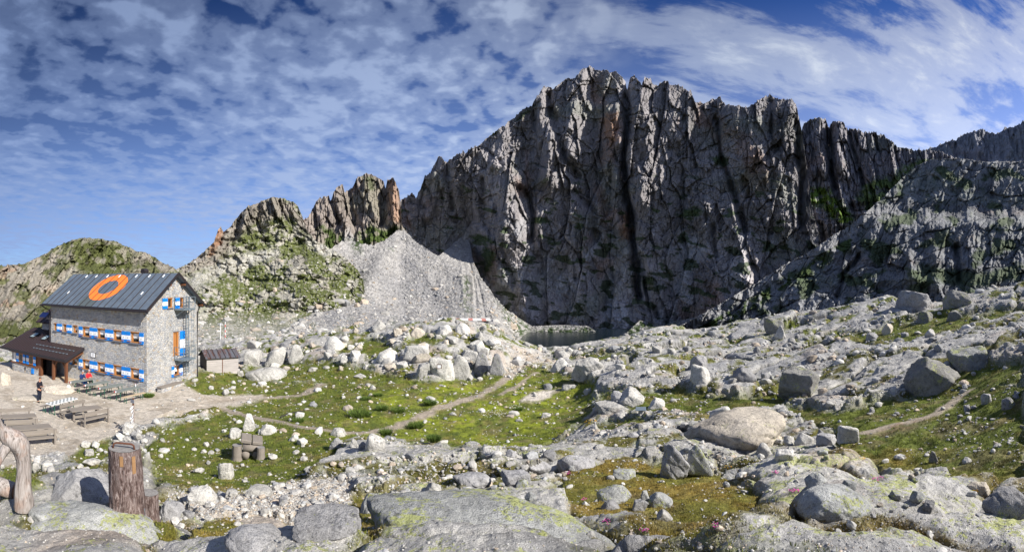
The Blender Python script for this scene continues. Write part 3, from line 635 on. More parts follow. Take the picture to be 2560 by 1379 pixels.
# --- scree fan under the cliff
DIAG = [(620,880),(680,835),(740,806),(790,783),(850,758),(885,735),(905,708),(930,675),(970,620),(1000,560)]
TOP_H = [(620,880),(680,835),(740,806),(775,790),(792,700),(810,640),(835,615),(857,602),(880,600),(900,608),(930,613),(960,602),(985,582),(1002,564),(1012,576),(1040,605),(1075,628),(1095,640),(1123,618),(1150,596),(1163,580),(1176,610),(1182,650),(1200,690),(1240,745),(1262,770),(1290,790),(1330,815),(1400,812),(1470,814),(1500,836),(1560,838),(1600,800),(1650,815),(1700,800),(1760,790),(1850,810),(2000,830)]
def dH(x, y, t):
    b = np.interp(y, [560, 640, 700, 760, 800, 815, 835, 860, 900], [425, 368, 328, 284, 238, 212, 170, 105, 80])
    k = sstep(1230, 1330, x); far = np.interp(y, [780, 836, 845, 900], [318, 291, 291, 291]); b = b * (1 - k) + far * k
    b = b + (1 - sstep(900, 1010, x)) * (4 - 22 * sstep(-45, 30, y - poly1(DIAG, x))) * (1 - sstep(800, 850, y)); b = b + 10 * np.exp(-((x - 1150) / 60.)**2) * -1 * sstep(560, 660, y) * (1 - k) + 8 * (1 - np.abs(fbm(x * .006, .3, 2, 2)))
    b = b + line_pull(x, y, [([(1170,640),(1185,700),(1195,800)], 4, 3), ([(1190,690),(1215,800)], 4, 3), ([(1150,620),(1160,760)], 5, -2)]) * (1 - k)
    for ax, ay, w in ((1165, 640, .34),):
        wd = 14 + np.maximum(y - ay, 0) * w; b = b - (6 + (y - ay) * .03) * np.exp(-((x - ax - (y - ay) * .10) / wd)**2) * sstep(0, 60, y - ay) * (1 - sstep(770, 840, y)) * (1 - k)
    b = b + 26 * np.exp(-((x - 1160) / 42.)**2) * (1 - sstep(600, 690, y))
    return b + 2.2 * fbm(x * .03, y * .02, 7, 4) + 1.6 * fbm(x * .15, y * .25, 3, 3) + .9 * fbm(x * .5, y * .7, 5, 2)
def pH(x, y, t, d, co):
    c = np.zeros(x.shape + (3,)); c[:] = (.34, .33, .318)
    c = mixc(c, (.215, .215, .225), sstep(-.1, .3, fbm(x * .012 - y * .006, y * .008, 1, 4)) * .6)
    c = mixc(c, (.17, .17, .18), sstep(.10, .4, fbm(x * .33, y * .5, 2, 3)) * .75)
    c = mixc(c, (.50, .48, .45), sstep(.15, .42, fbm(x * .3, y * .45, 12, 3)) * .8)
    g = np.zeros(x.shape)
    for i, p in enumerate([[(1240,740),(1262,765),(1300,800),(1330,825),(1290,850),(1262,800)],[(968,622),(985,620),(982,632)],[(870,590),(905,600),(900,640),(880,620)],[(800,640),(905,690),(905,720),(880,740),(790,760),(700,700)],[(1340,820),(1480,818),(1490,830),(1350,832)],[(1556,838),(1600,800),(1640,806),(1620,838)],[(1640,815),(1690,805),(1700,835),(1650,840)],[(1160,690),(1175,690),(1172,790),(1160,780)]]):
        g = np.maximum(g, soft(x, y, p, 7, 9, .05, i) * sstep(-.22, .05, fbm(x * .1, y * .12, 30 + i, 3)))
    g = np.maximum(g, sstep(.05, .28, fbm(x * .03, y * .06, 19, 4)) * sstep(780, 830, y) * (1 - sstep(1000, 1200, x)) * .8)
    return mixc(c, (.040, .068, .018), np.clip(g, 0, 1) * .95), g
relief_sheet('scree_slope', 620, 2000, 950, 300, TOP_H, [(620, 905), (1262, 905), (1300, 850), (2000, 850)], dH, pH, 5, .1, back=20)

# --- green knobbly hill on the left
TOP_B = [(200,860),(300,760),(380,700),(430,678),(462,664),(490,645),(520,620),(535,605),(545,575),(552,565),(558,580),(575,568),(590,545),(600,535),(620,515),(640,510),(660,500),(685,493),(710,496),(722,502),(735,505),(745,515),(758,548),(768,575),(785,600),(810,612),(835,626),(857,640),(880,660),(898,680),(907,700),(912,730),(925,790),(960,830)]
def dB(x, y, t):
    b = np.interp(y, [490, 600, 700, 780, 820, 860, 900], [375, 352, 318, 268, 205, 128, 92]) - 30 * np.exp(-((x - 760) / 120.)**2) * sstep(610, 680, y) * (1 - sstep(740, 800, y))
    b = b - 26 * np.exp(-((x - 520) / 70.)**2) * sstep(670, 720, y) * (1 - sstep(740, 800, y))
    b = b + line_pull(x, y, [([(556,575),(545,610)], 6, 9), ([(600,545),(590,590),(560,640)], 8, 9), ([(650,510),(640,560)], 8, 9), ([(745,515),(760,560)], 8, 8), ([(548,580),(535,620)], 8, -8), ([(625,520),(612,570)], 12, -9), ([(690,500),(680,550)], 18, -10)])
    cr = 1 - sstep(535, 600, y + .25 * (x - 640) * np.sign(x - 640) * .3)
    b = b - cr * (6 * crag(x - (y - 500) * .35, 0, y, 26, 150, 71, 2) - 6 * facet(x - (y - 500) * .35, y, 18, 60, 41, .7) - 3 * facet(x, y, 7, 22, 42, .8)) 
    knob = ridged(x * .020, y * .032, 75, 2) * 8 + fbm(x * .05, y * .07, 77, 3) * 7 - 5.5 * facet(x + .4 * y, y - .3 * x, 30, 26, 43, .6) * sstep(-.2, .2, fbm(x * .020 - y * .008, y * .030 + x * .008, 66, 5) * -1) - 2.2 * facet(x, y, 8, 7, 45, .6)
    return b - .75 * (1 - cr) * knob * np.interp(y, [600, 860], [1, .35])
def pB(x, y, t, d, co):
    c = rock_paint(co, (.325, .31, .262), 64, .12)
    crags = soft(x, y, [(440,690),(540,560),(620,490),(700,480),(790,560),(770,590),(740,550),(690,540),(640,560),(590,600),(560,650),(500,680)], 8, 12, .03, 1)
    c = mixc(c, (.235, .205, .18), crags * .9); c = mixc(c, (.40, .20, .11), soft(x, y, [(540,575),(558,570),(556,600),(530,640),(520,640)], 5, 6, .04, 2) * .8)
    gn = fbm(x * .020 - y * .008, y * .030 + x * .008, 66, 5) + .5 * fbm(x * .09, y * .13, 67, 4)
    g = sstep(-.10, .10, gn + .11) * (1 - crags * .85)
    g = np.maximum(g, soft(x, y, [(560,640),(600,600),(660,570),(740,545),(770,600),(790,640),(700,600),(640,610),(590,650)], 8, 14, .03, 3) * (sstep(-.25, .0, gn)))
    sc = soft(x, y, [(470,690),(600,640),(690,620),(700,640),(560,680),(480,730)], 10, 14, .03, 4)
    sc = np.maximum(sc, soft(x, y, [(760,600),(800,590),(880,650),(860,650),(790,630)], 8, 10, .03, 5))
    sc = np.maximum(sc, sstep(775, 825, y + 26 * fbm(x * .02, y * .02, 8, 3)) * .55)
    c2 = mixc(c, (.098, .115, .034), np.clip(g * (1 - sc * .9), 0, 1))
    c2 = mixc(c2, (.42, .41, .37), sc * sstep(-.25, .15, fbm(x * .12, y * .18, 67, 4)) * .85)
    c2 = mixc(c2, (.44, .43, .36), sstep(.12, .30, fbm(x * .16, y * .22, 68, 3)) * .35)
    return c2, g
relief_sheet('green_hill', 200, 960, 620, 380, TOP_B, [(200, 905), (700, 905), (760, 860), (960, 835)], dB, pB, 4, .07, back=40)

# ------------------------------------------------------------------ lake and the valley floor round everything
def mat_water():
    m, g, b = newmat('lake_water'); b.inputs['Base Color'].default_value = (.004, .011, .014, 1); b.inputs['Roughness'].default_value = .08; b.inputs['Specular IOR Level'].default_value = .5
    p = g.node('ShaderNodeNewGeometry').outputs['Position']; n = g.noise(p, 1.2, 3, .6)
    g.l.new(g.node('ShaderNodeBump', ins={'Strength': .25, 'Distance': .3, 'Height': n}).outputs[0], b.inputs['Normal']); return m
M_WATER = mat_water()
def disc(name, cx, cy, z, rx, ry, mat):
    n = 96; co = [(cx, cy, z)] + [(cx + rx * math.cos(2 * math.pi * i / n) * (1 + .06 * math.sin(5 * i)), cy + ry * math.sin(2 * math.pi * i / n), z) for i in range(n)]
    return npmesh(name, np.array(co), [(0, 1 + i, 1 + (i + 1) % n) for i in range(n)], mat, False, kind='structure')
disc('lake', 45, 240, -24.6, 120, 75, M_WATER)
mv, gv_, bv = newmat('valley_turf'); bv.inputs['Base Color'].default_value = (.08, .09, .05, 1); bv.inputs['Roughness'].default_value = .95
disc('valley_ground', 0, 0, -60, 3000, 3000, mv)
# ------------------------------------------------------------------ mesh builder
class MB:
    def __init__(s): s.v = []; s.f = []; s.m = []
    def add(s, vs, fs, mi=0):
        o = len(s.v); s.v += [tuple(v) for v in vs]; s.f += [tuple(i + o for i in f) for f in fs]; s.m += [mi] * len(fs); return s
    def box(s, x0, x1, y0, y1, z0, z1, mi=0, M=None):
        v = [Vector((x, y, z)) for z in (z0, z1) for y in (y0, y1) for x in (x0, x1)]
        if M is not None: v = [M @ p for p in v]
        return s.add(v, [(0, 2, 3, 1), (4, 5, 7, 6), (0, 1, 5, 4), (2, 6, 7, 3), (0, 4, 6, 2), (1, 3, 7, 5)], mi)
    def bar(s, a, b, w, h=None, mi=0):
        """square bar from a to b"""
        a, b = Vector(a), Vector(b); d = b - a; L = d.length; h = h or w
        q = d.to_track_quat('Z', 'Y').to_matrix().to_4x4(); q.translation = a
        return s.box(-w / 2, w / 2, -h / 2, h / 2, 0, L, mi, q)
    def tube(s, pts, r, n=8, mi=0, cap=True):
        pts = [Vector(p) for p in pts]; rs = r if isinstance(r, (list, tuple)) else [r] * len(pts); vs = []; fs = []
        for i, p in enumerate(pts):
            d = (pts[min(i + 1, len(pts) - 1)] - pts[max(i - 1, 0)]).normalized(); q = d.to_track_quat('Z', 'Y')
            vs += [p + q @ Vector((rs[i] * math.cos(2 * math.pi * k / n), rs[i] * math.sin(2 * math.pi * k / n), 0)) for k in range(n)]
        for i in range(len(pts) - 1):
            fs += [(i * n + k, i * n + (k + 1) % n, (i + 1) * n + (k + 1) % n, (i + 1) * n + k) for k in range(n)]
        if cap: fs += [tuple(range(n))[::-1], tuple((len(pts) - 1) * n + k for k in range(n))]
        return s.add(vs, fs, mi)
    def quad(s, a, b, c, d, mi=0): return s.add([a, b, c, d], [(0, 1, 2, 3)], mi)
    def build(s, name, mats, parent=None, smooth=False, bevel=0, M=None):
        me = bpy.data.meshes.new(name); me.from_pydata([tuple(v) for v in s.v], [], s.f)
        for m in (mats if isinstance(mats, (list, tuple)) else [mats]): me.materials.append(m)
        me.polygons.foreach_set('material_index', s.m)
        bm = bmesh.new(); bm.from_mesh(me); bmesh.ops.recalc_face_normals(bm, faces=bm.faces)
        if bevel: bmesh.ops.bevel(bm, geom=bm.edges[:], offset=bevel, segments=1, affect='EDGES', clamp_overlap=True)
        bm.to_mesh(me); bm.free()
        me.polygons.foreach_set('use_smooth', [smooth] * len(me.polygons)); me.update()
        o = bpy.data.objects.new(name, me); COL.objects.link(o)
        if parent: o.parent = parent
        if M is not None: o.matrix_local = M
        return o
def empty(name, loc, rz=0, label=None, cat=None, group=None):
    o = bpy.data.objects.new(name, None); COL.objects.link(o); o.location = loc; o.rotation_euler = (0, 0, rz); o.empty_display_size = .2
    return tag(o, label, cat, group)
def copy_tree(o, parent=None):
    c = o.copy(); COL.objects.link(c)
    if parent: c.parent = parent
    for ch in [x for x in bpy.data.objects if x.parent is o]: copy_tree(ch, c)
    return c
# ------------------------------------------------------------------ materials of built things
def flatmat(name, col, rough=.6, metal=0, var=.15, sc=6, stretch=(1, 1, 1), bump=.1, spec=.3, obj=True):
    m, g, b = newmat(name); tc = g.node('ShaderNodeTexCoord').outputs['Object' if obj else 'Generated']
    p = g.mapping(tc, stretch); n = g.noise(p, sc, 5, .65); n2 = g.noise(p, sc * .13, 2, .5)
    k = g.math('ADD', 1 - var, g.math('MULTIPLY', g.math('ADD', n, g.math('MULTIPLY', n2, .6)), var * 1.3))
    kk = g.node('ShaderNodeCombineColor', ins={0: k, 1: k, 2: k}).outputs[0]
    g.l.new(g.mix(1.0, col, kk, 'MULTIPLY'), b.inputs['Base Color']); b.inputs['Roughness'].default_value = rough; b.inputs['Metallic'].default_value = metal; b.inputs['Specular IOR Level'].default_value = spec
    g.l.new(g.node('ShaderNodeBump', ins={'Strength': bump, 'Distance': .02, 'Height': n}).outputs[0], b.inputs['Normal'])
    return m
M = {}
M['blue'] = flatmat('blue_paint', (.008, .19, .62), .5, var=.12); M['white'] = flatmat('white_paint', (.78, .80, .82), .5, var=.1)
M['frame'] = flatmat('larch_frame', (.40, .17, .05), .5, var=.4, sc=14, stretch=(1, 1, .3)); M['brownwood'] = flatmat('brown_wood', (.135, .055, .026), .6, var=.5, sc=12, stretch=(1, 1, .2))
M['greywood'] = flatmat('weathered_wood', (.205, .180, .155), .85, var=.55, sc=9, stretch=(1, .16, 1), bump=.5); M['palewood'] = flatmat('pale_wood', (.42, .33, .22), .8, var=.4, sc=9, stretch=(1, .2, 1))
M['glass'] = flatmat('window_glass', (.02, .025, .03), .08, var=0, spec=.6); M['curtain'] = flatmat('lace_curtain', (.85, .88, .88), .9, var=.5, sc=30)
M['slate'] = flatmat('slate_sill', (.16, .17, .20), .7); M['steel'] = flatmat('galvanised_steel', (.22, .27, .31), .45, .5, var=.2); M['dark'] = flatmat('dark_metal', (.035, .030, .034), .5, .3)
M['black'] = flatmat('interior_dark', (.006, .006, .007), .9); M['green'] = flatmat('green_steel', (.02, .10, .06), .5); M['tabletop'] = flatmat('table_board', (.17, .19, .175), .55, var=.25, sc=7)
M['red'] = flatmat('red_paint', (.62, .03, .02), .5); M['solar'] = flatmat('solar_cells', (.008, .015, .07), .12, var=.1, spec=.6); M['whitewash'] = flatmat('whitewash', (.70, .69, .66), .85, var=.2)
M['rust'] = flatmat('rusty_iron', (.12, .05, .03), .8, .2, var=.5, sc=14); M['brownroof'] = flatmat('brown_roof_metal', (.060, .040, .040), .38, .35, var=.15, sc=3)
M['skylight'] = flatmat('skylight_glass', (.25, .32, .34), .12, var=.05, spec=.6); M['concrete'] = flatmat('concrete', (.36, .35, .33), .9, var=.25, sc=10, bump=.4)
def mat_roof():
    m, g, b = newmat('grey_roof_metal'); tc = g.node('ShaderNodeTexCoord').outputs['Object']
    n = g.noise(g.mapping(tc, (1, .3, 1)), 3.2, 6, .65); n2 = g.noise(tc, .35, 2, .5)
    c = g.mix(g.ramp(n, [(.3, 0.), (.7, 1.)]), (.100, .128, .165), (.150, .185, .23))
    xyz = g.node('ShaderNodeSeparateXYZ', ins={0: tc})
    streak = g.math('MULTIPLY', g.ramp(g.math('ABSOLUTE', g.math('ADD', xyz.outputs[0], 6.3)), [(.8, 1.), (2.0, 0.)]), g.ramp(xyz.outputs[1], [(.0, 1.0), (.45, 1.), (.9, 0.)]))
    c = g.mix(g.math('MULTIPLY', streak, .45), c, (.085, .095, .060))
    g.l.new(c, b.inputs['Base Color']); b.inputs['Roughness'].default_value = .42; b.inputs['Metallic'].default_value = .25; return m
M['roof'] = mat_roof()
def mat_orange():
    m, g, b = newmat('orange_roof_paint'); tc = g.node('ShaderNodeTexCoord').outputs['Object']
    n = g.noise(g.mapping(tc, (1, .5, 1)), 9, 5, .75, .4); f = g.ramp(n, [(.59, 0.), (.62, 1.)])
    g.l.new(g.mix(f, (.86, .20, .035), (.12, .10, .09)), b.inputs['Base Color']); b.inputs['Roughness'].default_value = .55; return m
M['orange'] = mat_orange()
def mat_stone(name='rubble_stone_wall', sx=4.9, tint=(1, 1, 1)):
    m, g, b = newmat(name); tc = g.node('ShaderNodeTexCoord').outputs['Object']
    x, y, z = g.node('ShaderNodeSeparateXYZ', ins={0: tc}).outputs
    w = g.noise(tc, 2.8, 4, .7)
    uu = g.math('ADD', g.math('ADD', x, y), g.math('MULTIPLY', w, .42)); vv = g.math('ADD', g.math('MULTIPLY', z, 1.35), g.math('MULTIPLY', w, .36))
    uv = g.node('ShaderNodeCombineXYZ', ins={0: uu, 1: vv, 2: 0.}).outputs[0]
    v1 = g.node('ShaderNodeTexVoronoi', voronoi_dimensions='2D', feature='F1', ins={'Vector': uv, 'Scale': sx, 'Randomness': .85})
    v2 = g.node('ShaderNodeTexVoronoi', voronoi_dimensions='2D', feature='DISTANCE_TO_EDGE', ins={'Vector': uv, 'Scale': sx, 'Randomness': .85})
    r = g.node('ShaderNodeSeparateColor', ins={0: v1.outputs['Color']})
    c = g.ramp(r.outputs[0], [(0., (.33 * tint[0], .34 * tint[1], .36 * tint[2])), (.35, (.44 * tint[0], .445 * tint[1], .455 * tint[2])), (.62, (.54 * tint[0], .53 * tint[1], .51 * tint[2])), (.93, (.50 * tint[0], .46 * tint[1], .40 * tint[2])), (1., (.42, .33, .24))])
    n = g.noise(tc, 18, 4, .7); k = g.ramp(n, [(.3, .72), (.7, 1.2)]); c = g.mix(1.0, c, k, 'MULTIPLY')
    e = g.ramp(v2.outputs['Distance'], [(.01, .85), (.05, 0.)]); c = g.mix(e, c, (.43, .42, .40))
    big = g.noise(tc, .9, 4, .6); c = g.mix(1.0, c, g.ramp(big, [(.3, .80), (.7, 1.12)]), 'MULTIPLY')
    g.l.new(c, b.inputs['Base Color']); b.inputs['Roughness'].default_value = .9
    h = g.math('ADD', g.math('MINIMUM', g.math('MULTIPLY', v2.outputs['Distance'], 5.), 1.), g.math('MULTIPLY', n, .5))
    g.l.new(g.node('ShaderNodeBump', ins={'Strength': .9, 'Distance': .05, 'Height': h}).outputs[0], b.inputs['Normal']); return m
M['stone'] = mat_stone()
# ------------------------------------------------------------------ the hut
hut = empty('mountain_hut', (HUT[0], HUT[1], 0), HR, 'three storey stone mountain hut with blue white shutters, orange ring on roof', 'hut')
XL, YB = -11.2, 6.55
def wall_holes(mb, x0, x1, zt, holes, place, nrm, dep=.24, zb=-1.0):
    """a wall between x0 and x1 under the line zt(x) with reveals round the openings; place maps (s, z, depth) to space"""
    xs = sorted({x0, x1, *[h[0] for h in holes], *[h[1] for h in holes], *([3.25] if x0 < 3.25 < x1 and nrm == 'g' else [])})
    for a, b in zip(xs[:-1], xs[1:]):
        hs = sorted([h for h in holes if h[0] <= a + 1e-6 and h[1] >= b - 1e-6], key=lambda h: h[2]); z = zb
        for h in hs:
            mb.quad(place(a, z, 0), place(b, z, 0), place(b, h[2], 0), place(a, h[2], 0)); z = h[3]
        mb.quad(place(a, z, 0), place(b, z, 0), place(b, zt(b), 0), place(a, zt(a), 0))
    for (a, b, c, d) in holes:
        for p, q in (((a, c), (b, c)), ((b, c), (b, d)), ((b, d), (a, d)), ((a, d), (a, c))):
            mb.quad(place(*p, 0), place(*q, 0), place(*q, dep), place(*p, dep))
        mb.quad(place(a, c, dep), place(b, c, dep), place(b, d, dep), place(a, d, dep), 1)
front = lambda s, z, d: Vector((s, d, z)); gable = lambda s, z, d: Vector((-d, s, z))
roofz = lambda y: 6.07 + .70 * (y + .5) if y < 3.25 else 6.07 + .70 * (7.0 - y)
WF = [(-10.72, -10.32, 3.80, 4.40), (-9.40, -8.98, 3.80, 4.40), (-8.12, -7.60, 3.80, 4.40)]
for k in range(4):
    x = -6.9 + 1.785 * k; WF += [(x, x + .82, 3.60, 4.38), (x, x + .82, .92, 1.70)]
WF.append((-8.22, -7.60, 1.14, 1.70))
WG = [(2.42, 3.02, 6.12, 6.84), (3.95, 4.45, 6.08, 6.84), (3.14, 3.84, 2.34, 4.22), (3.24, 3.86, .80, 1.56)]
mb = MB()
wall_holes(mb, XL, 0, lambda s: 6.38, WF, front, 'f'); wall_holes(mb, 0, YB, lambda s: roofz(s) - .04, WG, gable, 'g')
zt = lambda s: roofz(s) - .04
for a, b in ((0, 3.25), (3.25, YB)): mb.quad((XL, a, -1), (XL, b, -1), (XL, b, zt(b)), (XL, a, zt(a)))
mb.quad((XL, YB, -1), (0, YB, -1), (0, YB, zt(YB)), (XL, YB, zt(YB)))
wall = mb.build('wall', [M['stone'], M['black']], hut)
# roof: two slopes with thickness, barge boards, standing seams
def slab_roof(name, p00, p10, p11, p01, th, mat, parent, seams=0, sd=.03, sw=.035):
    P = [Vector(p) for p in (p00, p10, p11, p01)]; n = (P[1] - P[0]).cross(P[3] - P[0]).normalized()
    if n.z < 0: n = -n
    mb = MB(); mb.add([p for p in P] + [p - n * th for p in P], [(0, 1, 2, 3), (7, 6, 5, 4), (0, 4, 5, 1), (1, 5, 6, 2), (2, 6, 7, 3), (3, 7, 4, 0)])
    if seams:
        for k in range(1, seams):
            t = k / seams; a = P[0].lerp(P[1], t) + n * sd / 2; b = P[3].lerp(P[2], t) + n * sd / 2; w = (P[1] - P[0]).normalized() * sw / 2
            mb.add([a - w, a + w, b + w, b - w, a - w + n * sd, a + w + n * sd, b + w + n * sd, b - w + n * sd], [(4, 5, 6, 7), (0, 4, 7, 3), (1, 2, 6, 5), (0, 1, 5, 4), (3, 7, 6, 2)], 1)
    return mb.build(name, [mat, M['seam']], parent)
M['seam'] = flatmat('roof_seam', (.050, .036, .034), .5, .3)
YR, ZR = 3.25, roofz(3.25) + .09
roof = slab_roof('roof', (-11.85, -.52, 6.06 + .09), (.45, -.52, 6.06 + .09), (.45, YR, ZR), (-11.85, YR, ZR), .11, M['roof'], hut, 17)
slab_roof('roof', (-11.85, YR, ZR), (.45, YR, ZR), (.45, 7.02, 6.06 + .09), (-11.85, 7.02, 6.06 + .09), .11, M['roof'], hut, 17)
n_ = Vector((0, -.70, 1)).normalized(); sl_ = Vector((0, 1, .70)).normalized(); c_ = Vector((-5.58, 1.62, 6.15 + .7 * (1.62 + .52)))
mb = MB(); N = 72; vs = []; rng = random.Random(5)
for k in range(N):
    a = 2 * math.pi * k / N
    for rr_ in (1.80 * (1 + rng.uniform(-.012, .012)), .95 * (1 + rng.uniform(-.02, .02))):
        vs.append(c_ + Vector((math.cos(a) * rr_ * .98, 0, 0)) + sl_ * math.sin(a) * rr_ + n_ * .006)
mb.add(vs, [(2 * k, 2 * ((k + 1) % N), 2 * ((k + 1) % N) + 1, 2 * k + 1) for k in range(N)]); mb.build('painted_ring', M['orange'], roof)
# the seams cross the ring in paint
for (gx, gy) in ((-9.65, 2.9), (-8.35, 2.9), (-6.95, 2.9), (-5.5, 2.9), (-3.6, 2.9), (-2.2, 2.9), (-.75, 2.9), (-9.79, .87), (-1.35, 1.02)):
    p = Vector((gx, gy, 6.15 + .7 * (gy + .52))) + n_ * .03
    mb = MB(); mb.bar(p - sl_ * .17, p + sl_ * .17, .06, .05); mb.build('snow_guard', M['white'], roof)
mb = MB()
for xx in (.47, ):
    mb.bar((xx, -.60, 6.02), (xx, YR, ZR - .02), .03, .20); mb.bar((xx, YR, ZR - .02), (xx, 7.10, 6.02), .03, .20)
mb.build('barge_board', M['dark'], hut)
for (y, z) in ((-.1, 6.22), (2.35, 7.92), (4.15, 7.92), (6.6, 6.22)): MB().box(-.6, .42, y - .08, y + .08, z - .12, z + .04).build('purlin', M['brownwood'], hut)
mb = MB(); mb.bar((.30, -.45, 5.98), (.30, 3.2, 8.52), .10, .05)
for k in range(0): mb.bar((.18, YR * k / 12 - .45, roofz(YR * k / 12 - .45) - .03), (.42, YR * k / 12 - .45, roofz(YR * k / 12 - .45) - .03), .06)

mb.build('rafter', M['brownwood'], hut)
mb = MB(); mb.tube([(-12.0, -.60, 6.03), (.6, -.60, 6.0)], .07); mb.box(-11.9, .5, -.53, -.49, 5.96, 6.12); mb.build('gutter', M['dark'], hut)
mb = MB(); mb.tube([(-11.75, -.6, 6.0), (-11.6, -.45, 5.8), (-11.25, -.10, 5.55), (-11.25, -.08, 2.75)], .05); mb.build('downpipe', M['dark'], hut)
mb = MB(); mb.tube([(.10, 6.62, 6.0), (.08, 6.35, 5.6), (.08, 6.35, .2)], .045); mb.tube([(.5, 7.06, 6.03), (.8, 7.06, 6.02)], .06); mb.build('downpipe', M['dark'], hut)
mb = MB(); mb.tube([(-3.45, 3.75, 8.3), (-3.45, 3.75, 8.95)], .20, 12); mb.tube([(-3.45, 3.48, 8.98), (-3.45, 4.02, 8.98)], .22, 12); mb.build('chimney', M['dark'], hut)
def shutter(parent, place, s0, s1, z0, z1):
    mb = MB(); th = .045; zs = [z0, z0 + (z1 - z0) * .30, z0 + (z1 - z0) * .66, z1]
    for k in range(3):
        P = [place(a, z, d) for d in (-.02 - th, -.02) for z in (zs[k], zs[k + 1]) for a in (s0, s1)]
        mb.add(P, [(0, 1, 3, 2), (4, 6, 7, 5), (0, 4, 5, 1), (2, 3, 7, 6), (0, 2, 6, 4), (1, 5, 7, 3)], 1 if k == 1 else 0)
    c = (s0 + s1) / 2; zc = zs[1] + .12
    P = [place(a, z, d) for d in (-.09, -.06) for z in (zc, zc + .05) for a in (c - .02, c + .02)]
    mb.add(P, [(0, 1, 3, 2), (0, 4, 5, 1), (2, 3, 7, 6), (0, 2, 6, 4), (1, 5, 7, 3)], 2)
    return mb.build('shutter', [M['blue'], M['white'], M['dark']], parent)
def pbox(mb, place, s0, s1, z0, z1, d0, d1, mi=0):
    P = [place(a, z, d) for d in (d0, d1) for z in (z0, z1) for a in (s0, s1)]
    mb.add(P, [(0, 1, 3, 2), (4, 6, 7, 5), (0, 4, 5, 1), (2, 3, 7, 6), (0, 2, 6, 4), (1, 5, 7, 3)], mi)
def window(place, h, sh=(), curt=True, stay=True, name='window'):
    s0, s1, z0, z1 = h; fw = .085; mb = MB()
    pbox(mb, place, s0, s0 + fw * 1.5, z0, z1, .03, .16); pbox(mb, place, s1 - fw, s1, z0, z1, .03, .16); pbox(mb, place, s0 + fw * 1.5, s1 - fw, z1 - fw, z1, .03, .16); pbox(mb, place, s0 + fw * 1.5, s1 - fw, z0, z0 + fw * .8, .03, .16)
    pbox(mb, place, s0 - .02, s1 + .02, z1 + .005, z1 + .05, -.06, .1)
    w = mb.build(name, M['frame'], hut)
    mb = MB(); pbox(mb, place, s0 + fw, s1 - fw, z0 + .04, z1 - .04, .13, .145); mb.build('pane', M['glass'], w)
    if curt:
        mb = MB(); cz = z0 + (z1 - z0) * .45; n = 8
        for k in range(n):
            a = s0 + fw * 1.5 + (s1 - s0 - 2.6 * fw) * k / n; b = a + (s1 - s0 - 2.6 * fw) / n; zz = cz - (.05 if k % 2 else 0)
            mb.quad(place(a, zz, .125), place(b, zz, .118), place(b, z1 - fw, .118), place(a, z1 - fw, .125))
        mb.build('curtain', M['curtain'], w)
    mb = MB(); pbox(mb, place, s0 - .08, s1 + .08, z0 - .06, z0 - .003, -.12, .05); mb.build('sill', M['slate'], w)
    for a, b in sh: shutter(w, place, a, b, z0 - .05, z1 + .02)
    if stay:
        lo = min([a for a, b in sh] + [s0]) + .15; hi = max([b for a, b in sh] + [s1]) - .15
        mb = MB(); pbox(mb, place, lo, hi, z0 + .07, z0 + .12, -.12, -.075); mb.build('stay_bar', M['frame'], w)
    return w
window(front, WF[0], [(-10.30, -9.99)], curt=False, stay=False); window(front, WF[1], [(-9.95, -9.62), (-8.96, -8.66)]); window(front, WF[2], [(-8.62, -8.32)], stay=False)
for h in WF[3:11]: window(front, h, [(h[0] - .46, h[0] - .05), (h[1] + .04, h[1] + .44)])
window(front, WF[11], [(-8.50, -8.26)], stay=False)
window(gable, WG[0], [(1.78, 2.39)], False, False); window(gable, WG[1], [(3.36, 3.92)], False, False); window(gable, WG[3], [(2.90, 3.21), (3.90, 4.28)], True)
h = WG[2]; mb = MB()
pbox(mb, gable, h[0], h[0] + .10, h[2], h[3], .02, .18); pbox(mb, gable, h[1] - .16, h[1], h[2], h[3], .02, .18); pbox(mb, gable, h[0] + .1, h[1] - .16, h[3] - .1, h[3], .02, .18)
door = mb.build('door', M['frame'], hut)
mb = MB()
for k in range(3): pbox(mb, gable, h[0] + .13 + k * .13, h[0] + .24 + k * .13, h[2] + .02, h[3] - .12, .10, .14)
mb.build('door_leaf', M['frame'], door); shutter(door, gable, 3.98, 4.62, 2.28, 4.22)
mb = MB(); pbox(mb, gable, h[0] - .05, h[1] + .05, h[3] + .004, h[3] + .05, -.05, .1); mb.build('door_sill', M['slate'], door)
def balcony(z0, z1):
    mb = MB(); y0, y1 = 3.25, 4.78; X = .92
    mb.box(.02, X, y0, y1, z0 - .12, z0); 
    for zz in (z1, (z0 + z1) / 2 + .05):
        mb.bar((.03, y0, zz), (X, y0, zz), .04); mb.bar((X, y0, zz), (X, y1, zz), .04); mb.bar((X, y1, zz), (.03, y1, zz), .04)
    for (x, y) in ((X, y0), (X, y1), (X, (y0 + y1) / 2), (.05, y0), (.05, y1)): mb.bar((x, y, z0 - .1), (x, y, z1), .045)
    for y in (y0 + .2, y1 - .2): mb.bar((.03, y, z0 - .6), (X - .1, y, z0 - .1), .05)
    return mb.build('balcony', M['steel'], hut)
balcony(6.03, 6.92); balcony(2.14, 3.05)
mb = MB(); ya, yb = 4.28, 4.62
for y in (ya, yb): mb.bar((.42, y, .9), (.42, y, 6.9), .05)
for k in range(26): mb.bar((.42, ya, 1.0 + k * .23), (.42, yb, 1.0 + k * .23), .025)
for k in range(6):
    z = 1.7 + k * .85; pts = [(.42 + .55 * math.sin(t), (ya + yb) / 2 - .36 * math.cos(t), z) for t in [math.pi * i / 8 for i in range(9)]]; mb.tube(pts, .015, 5)
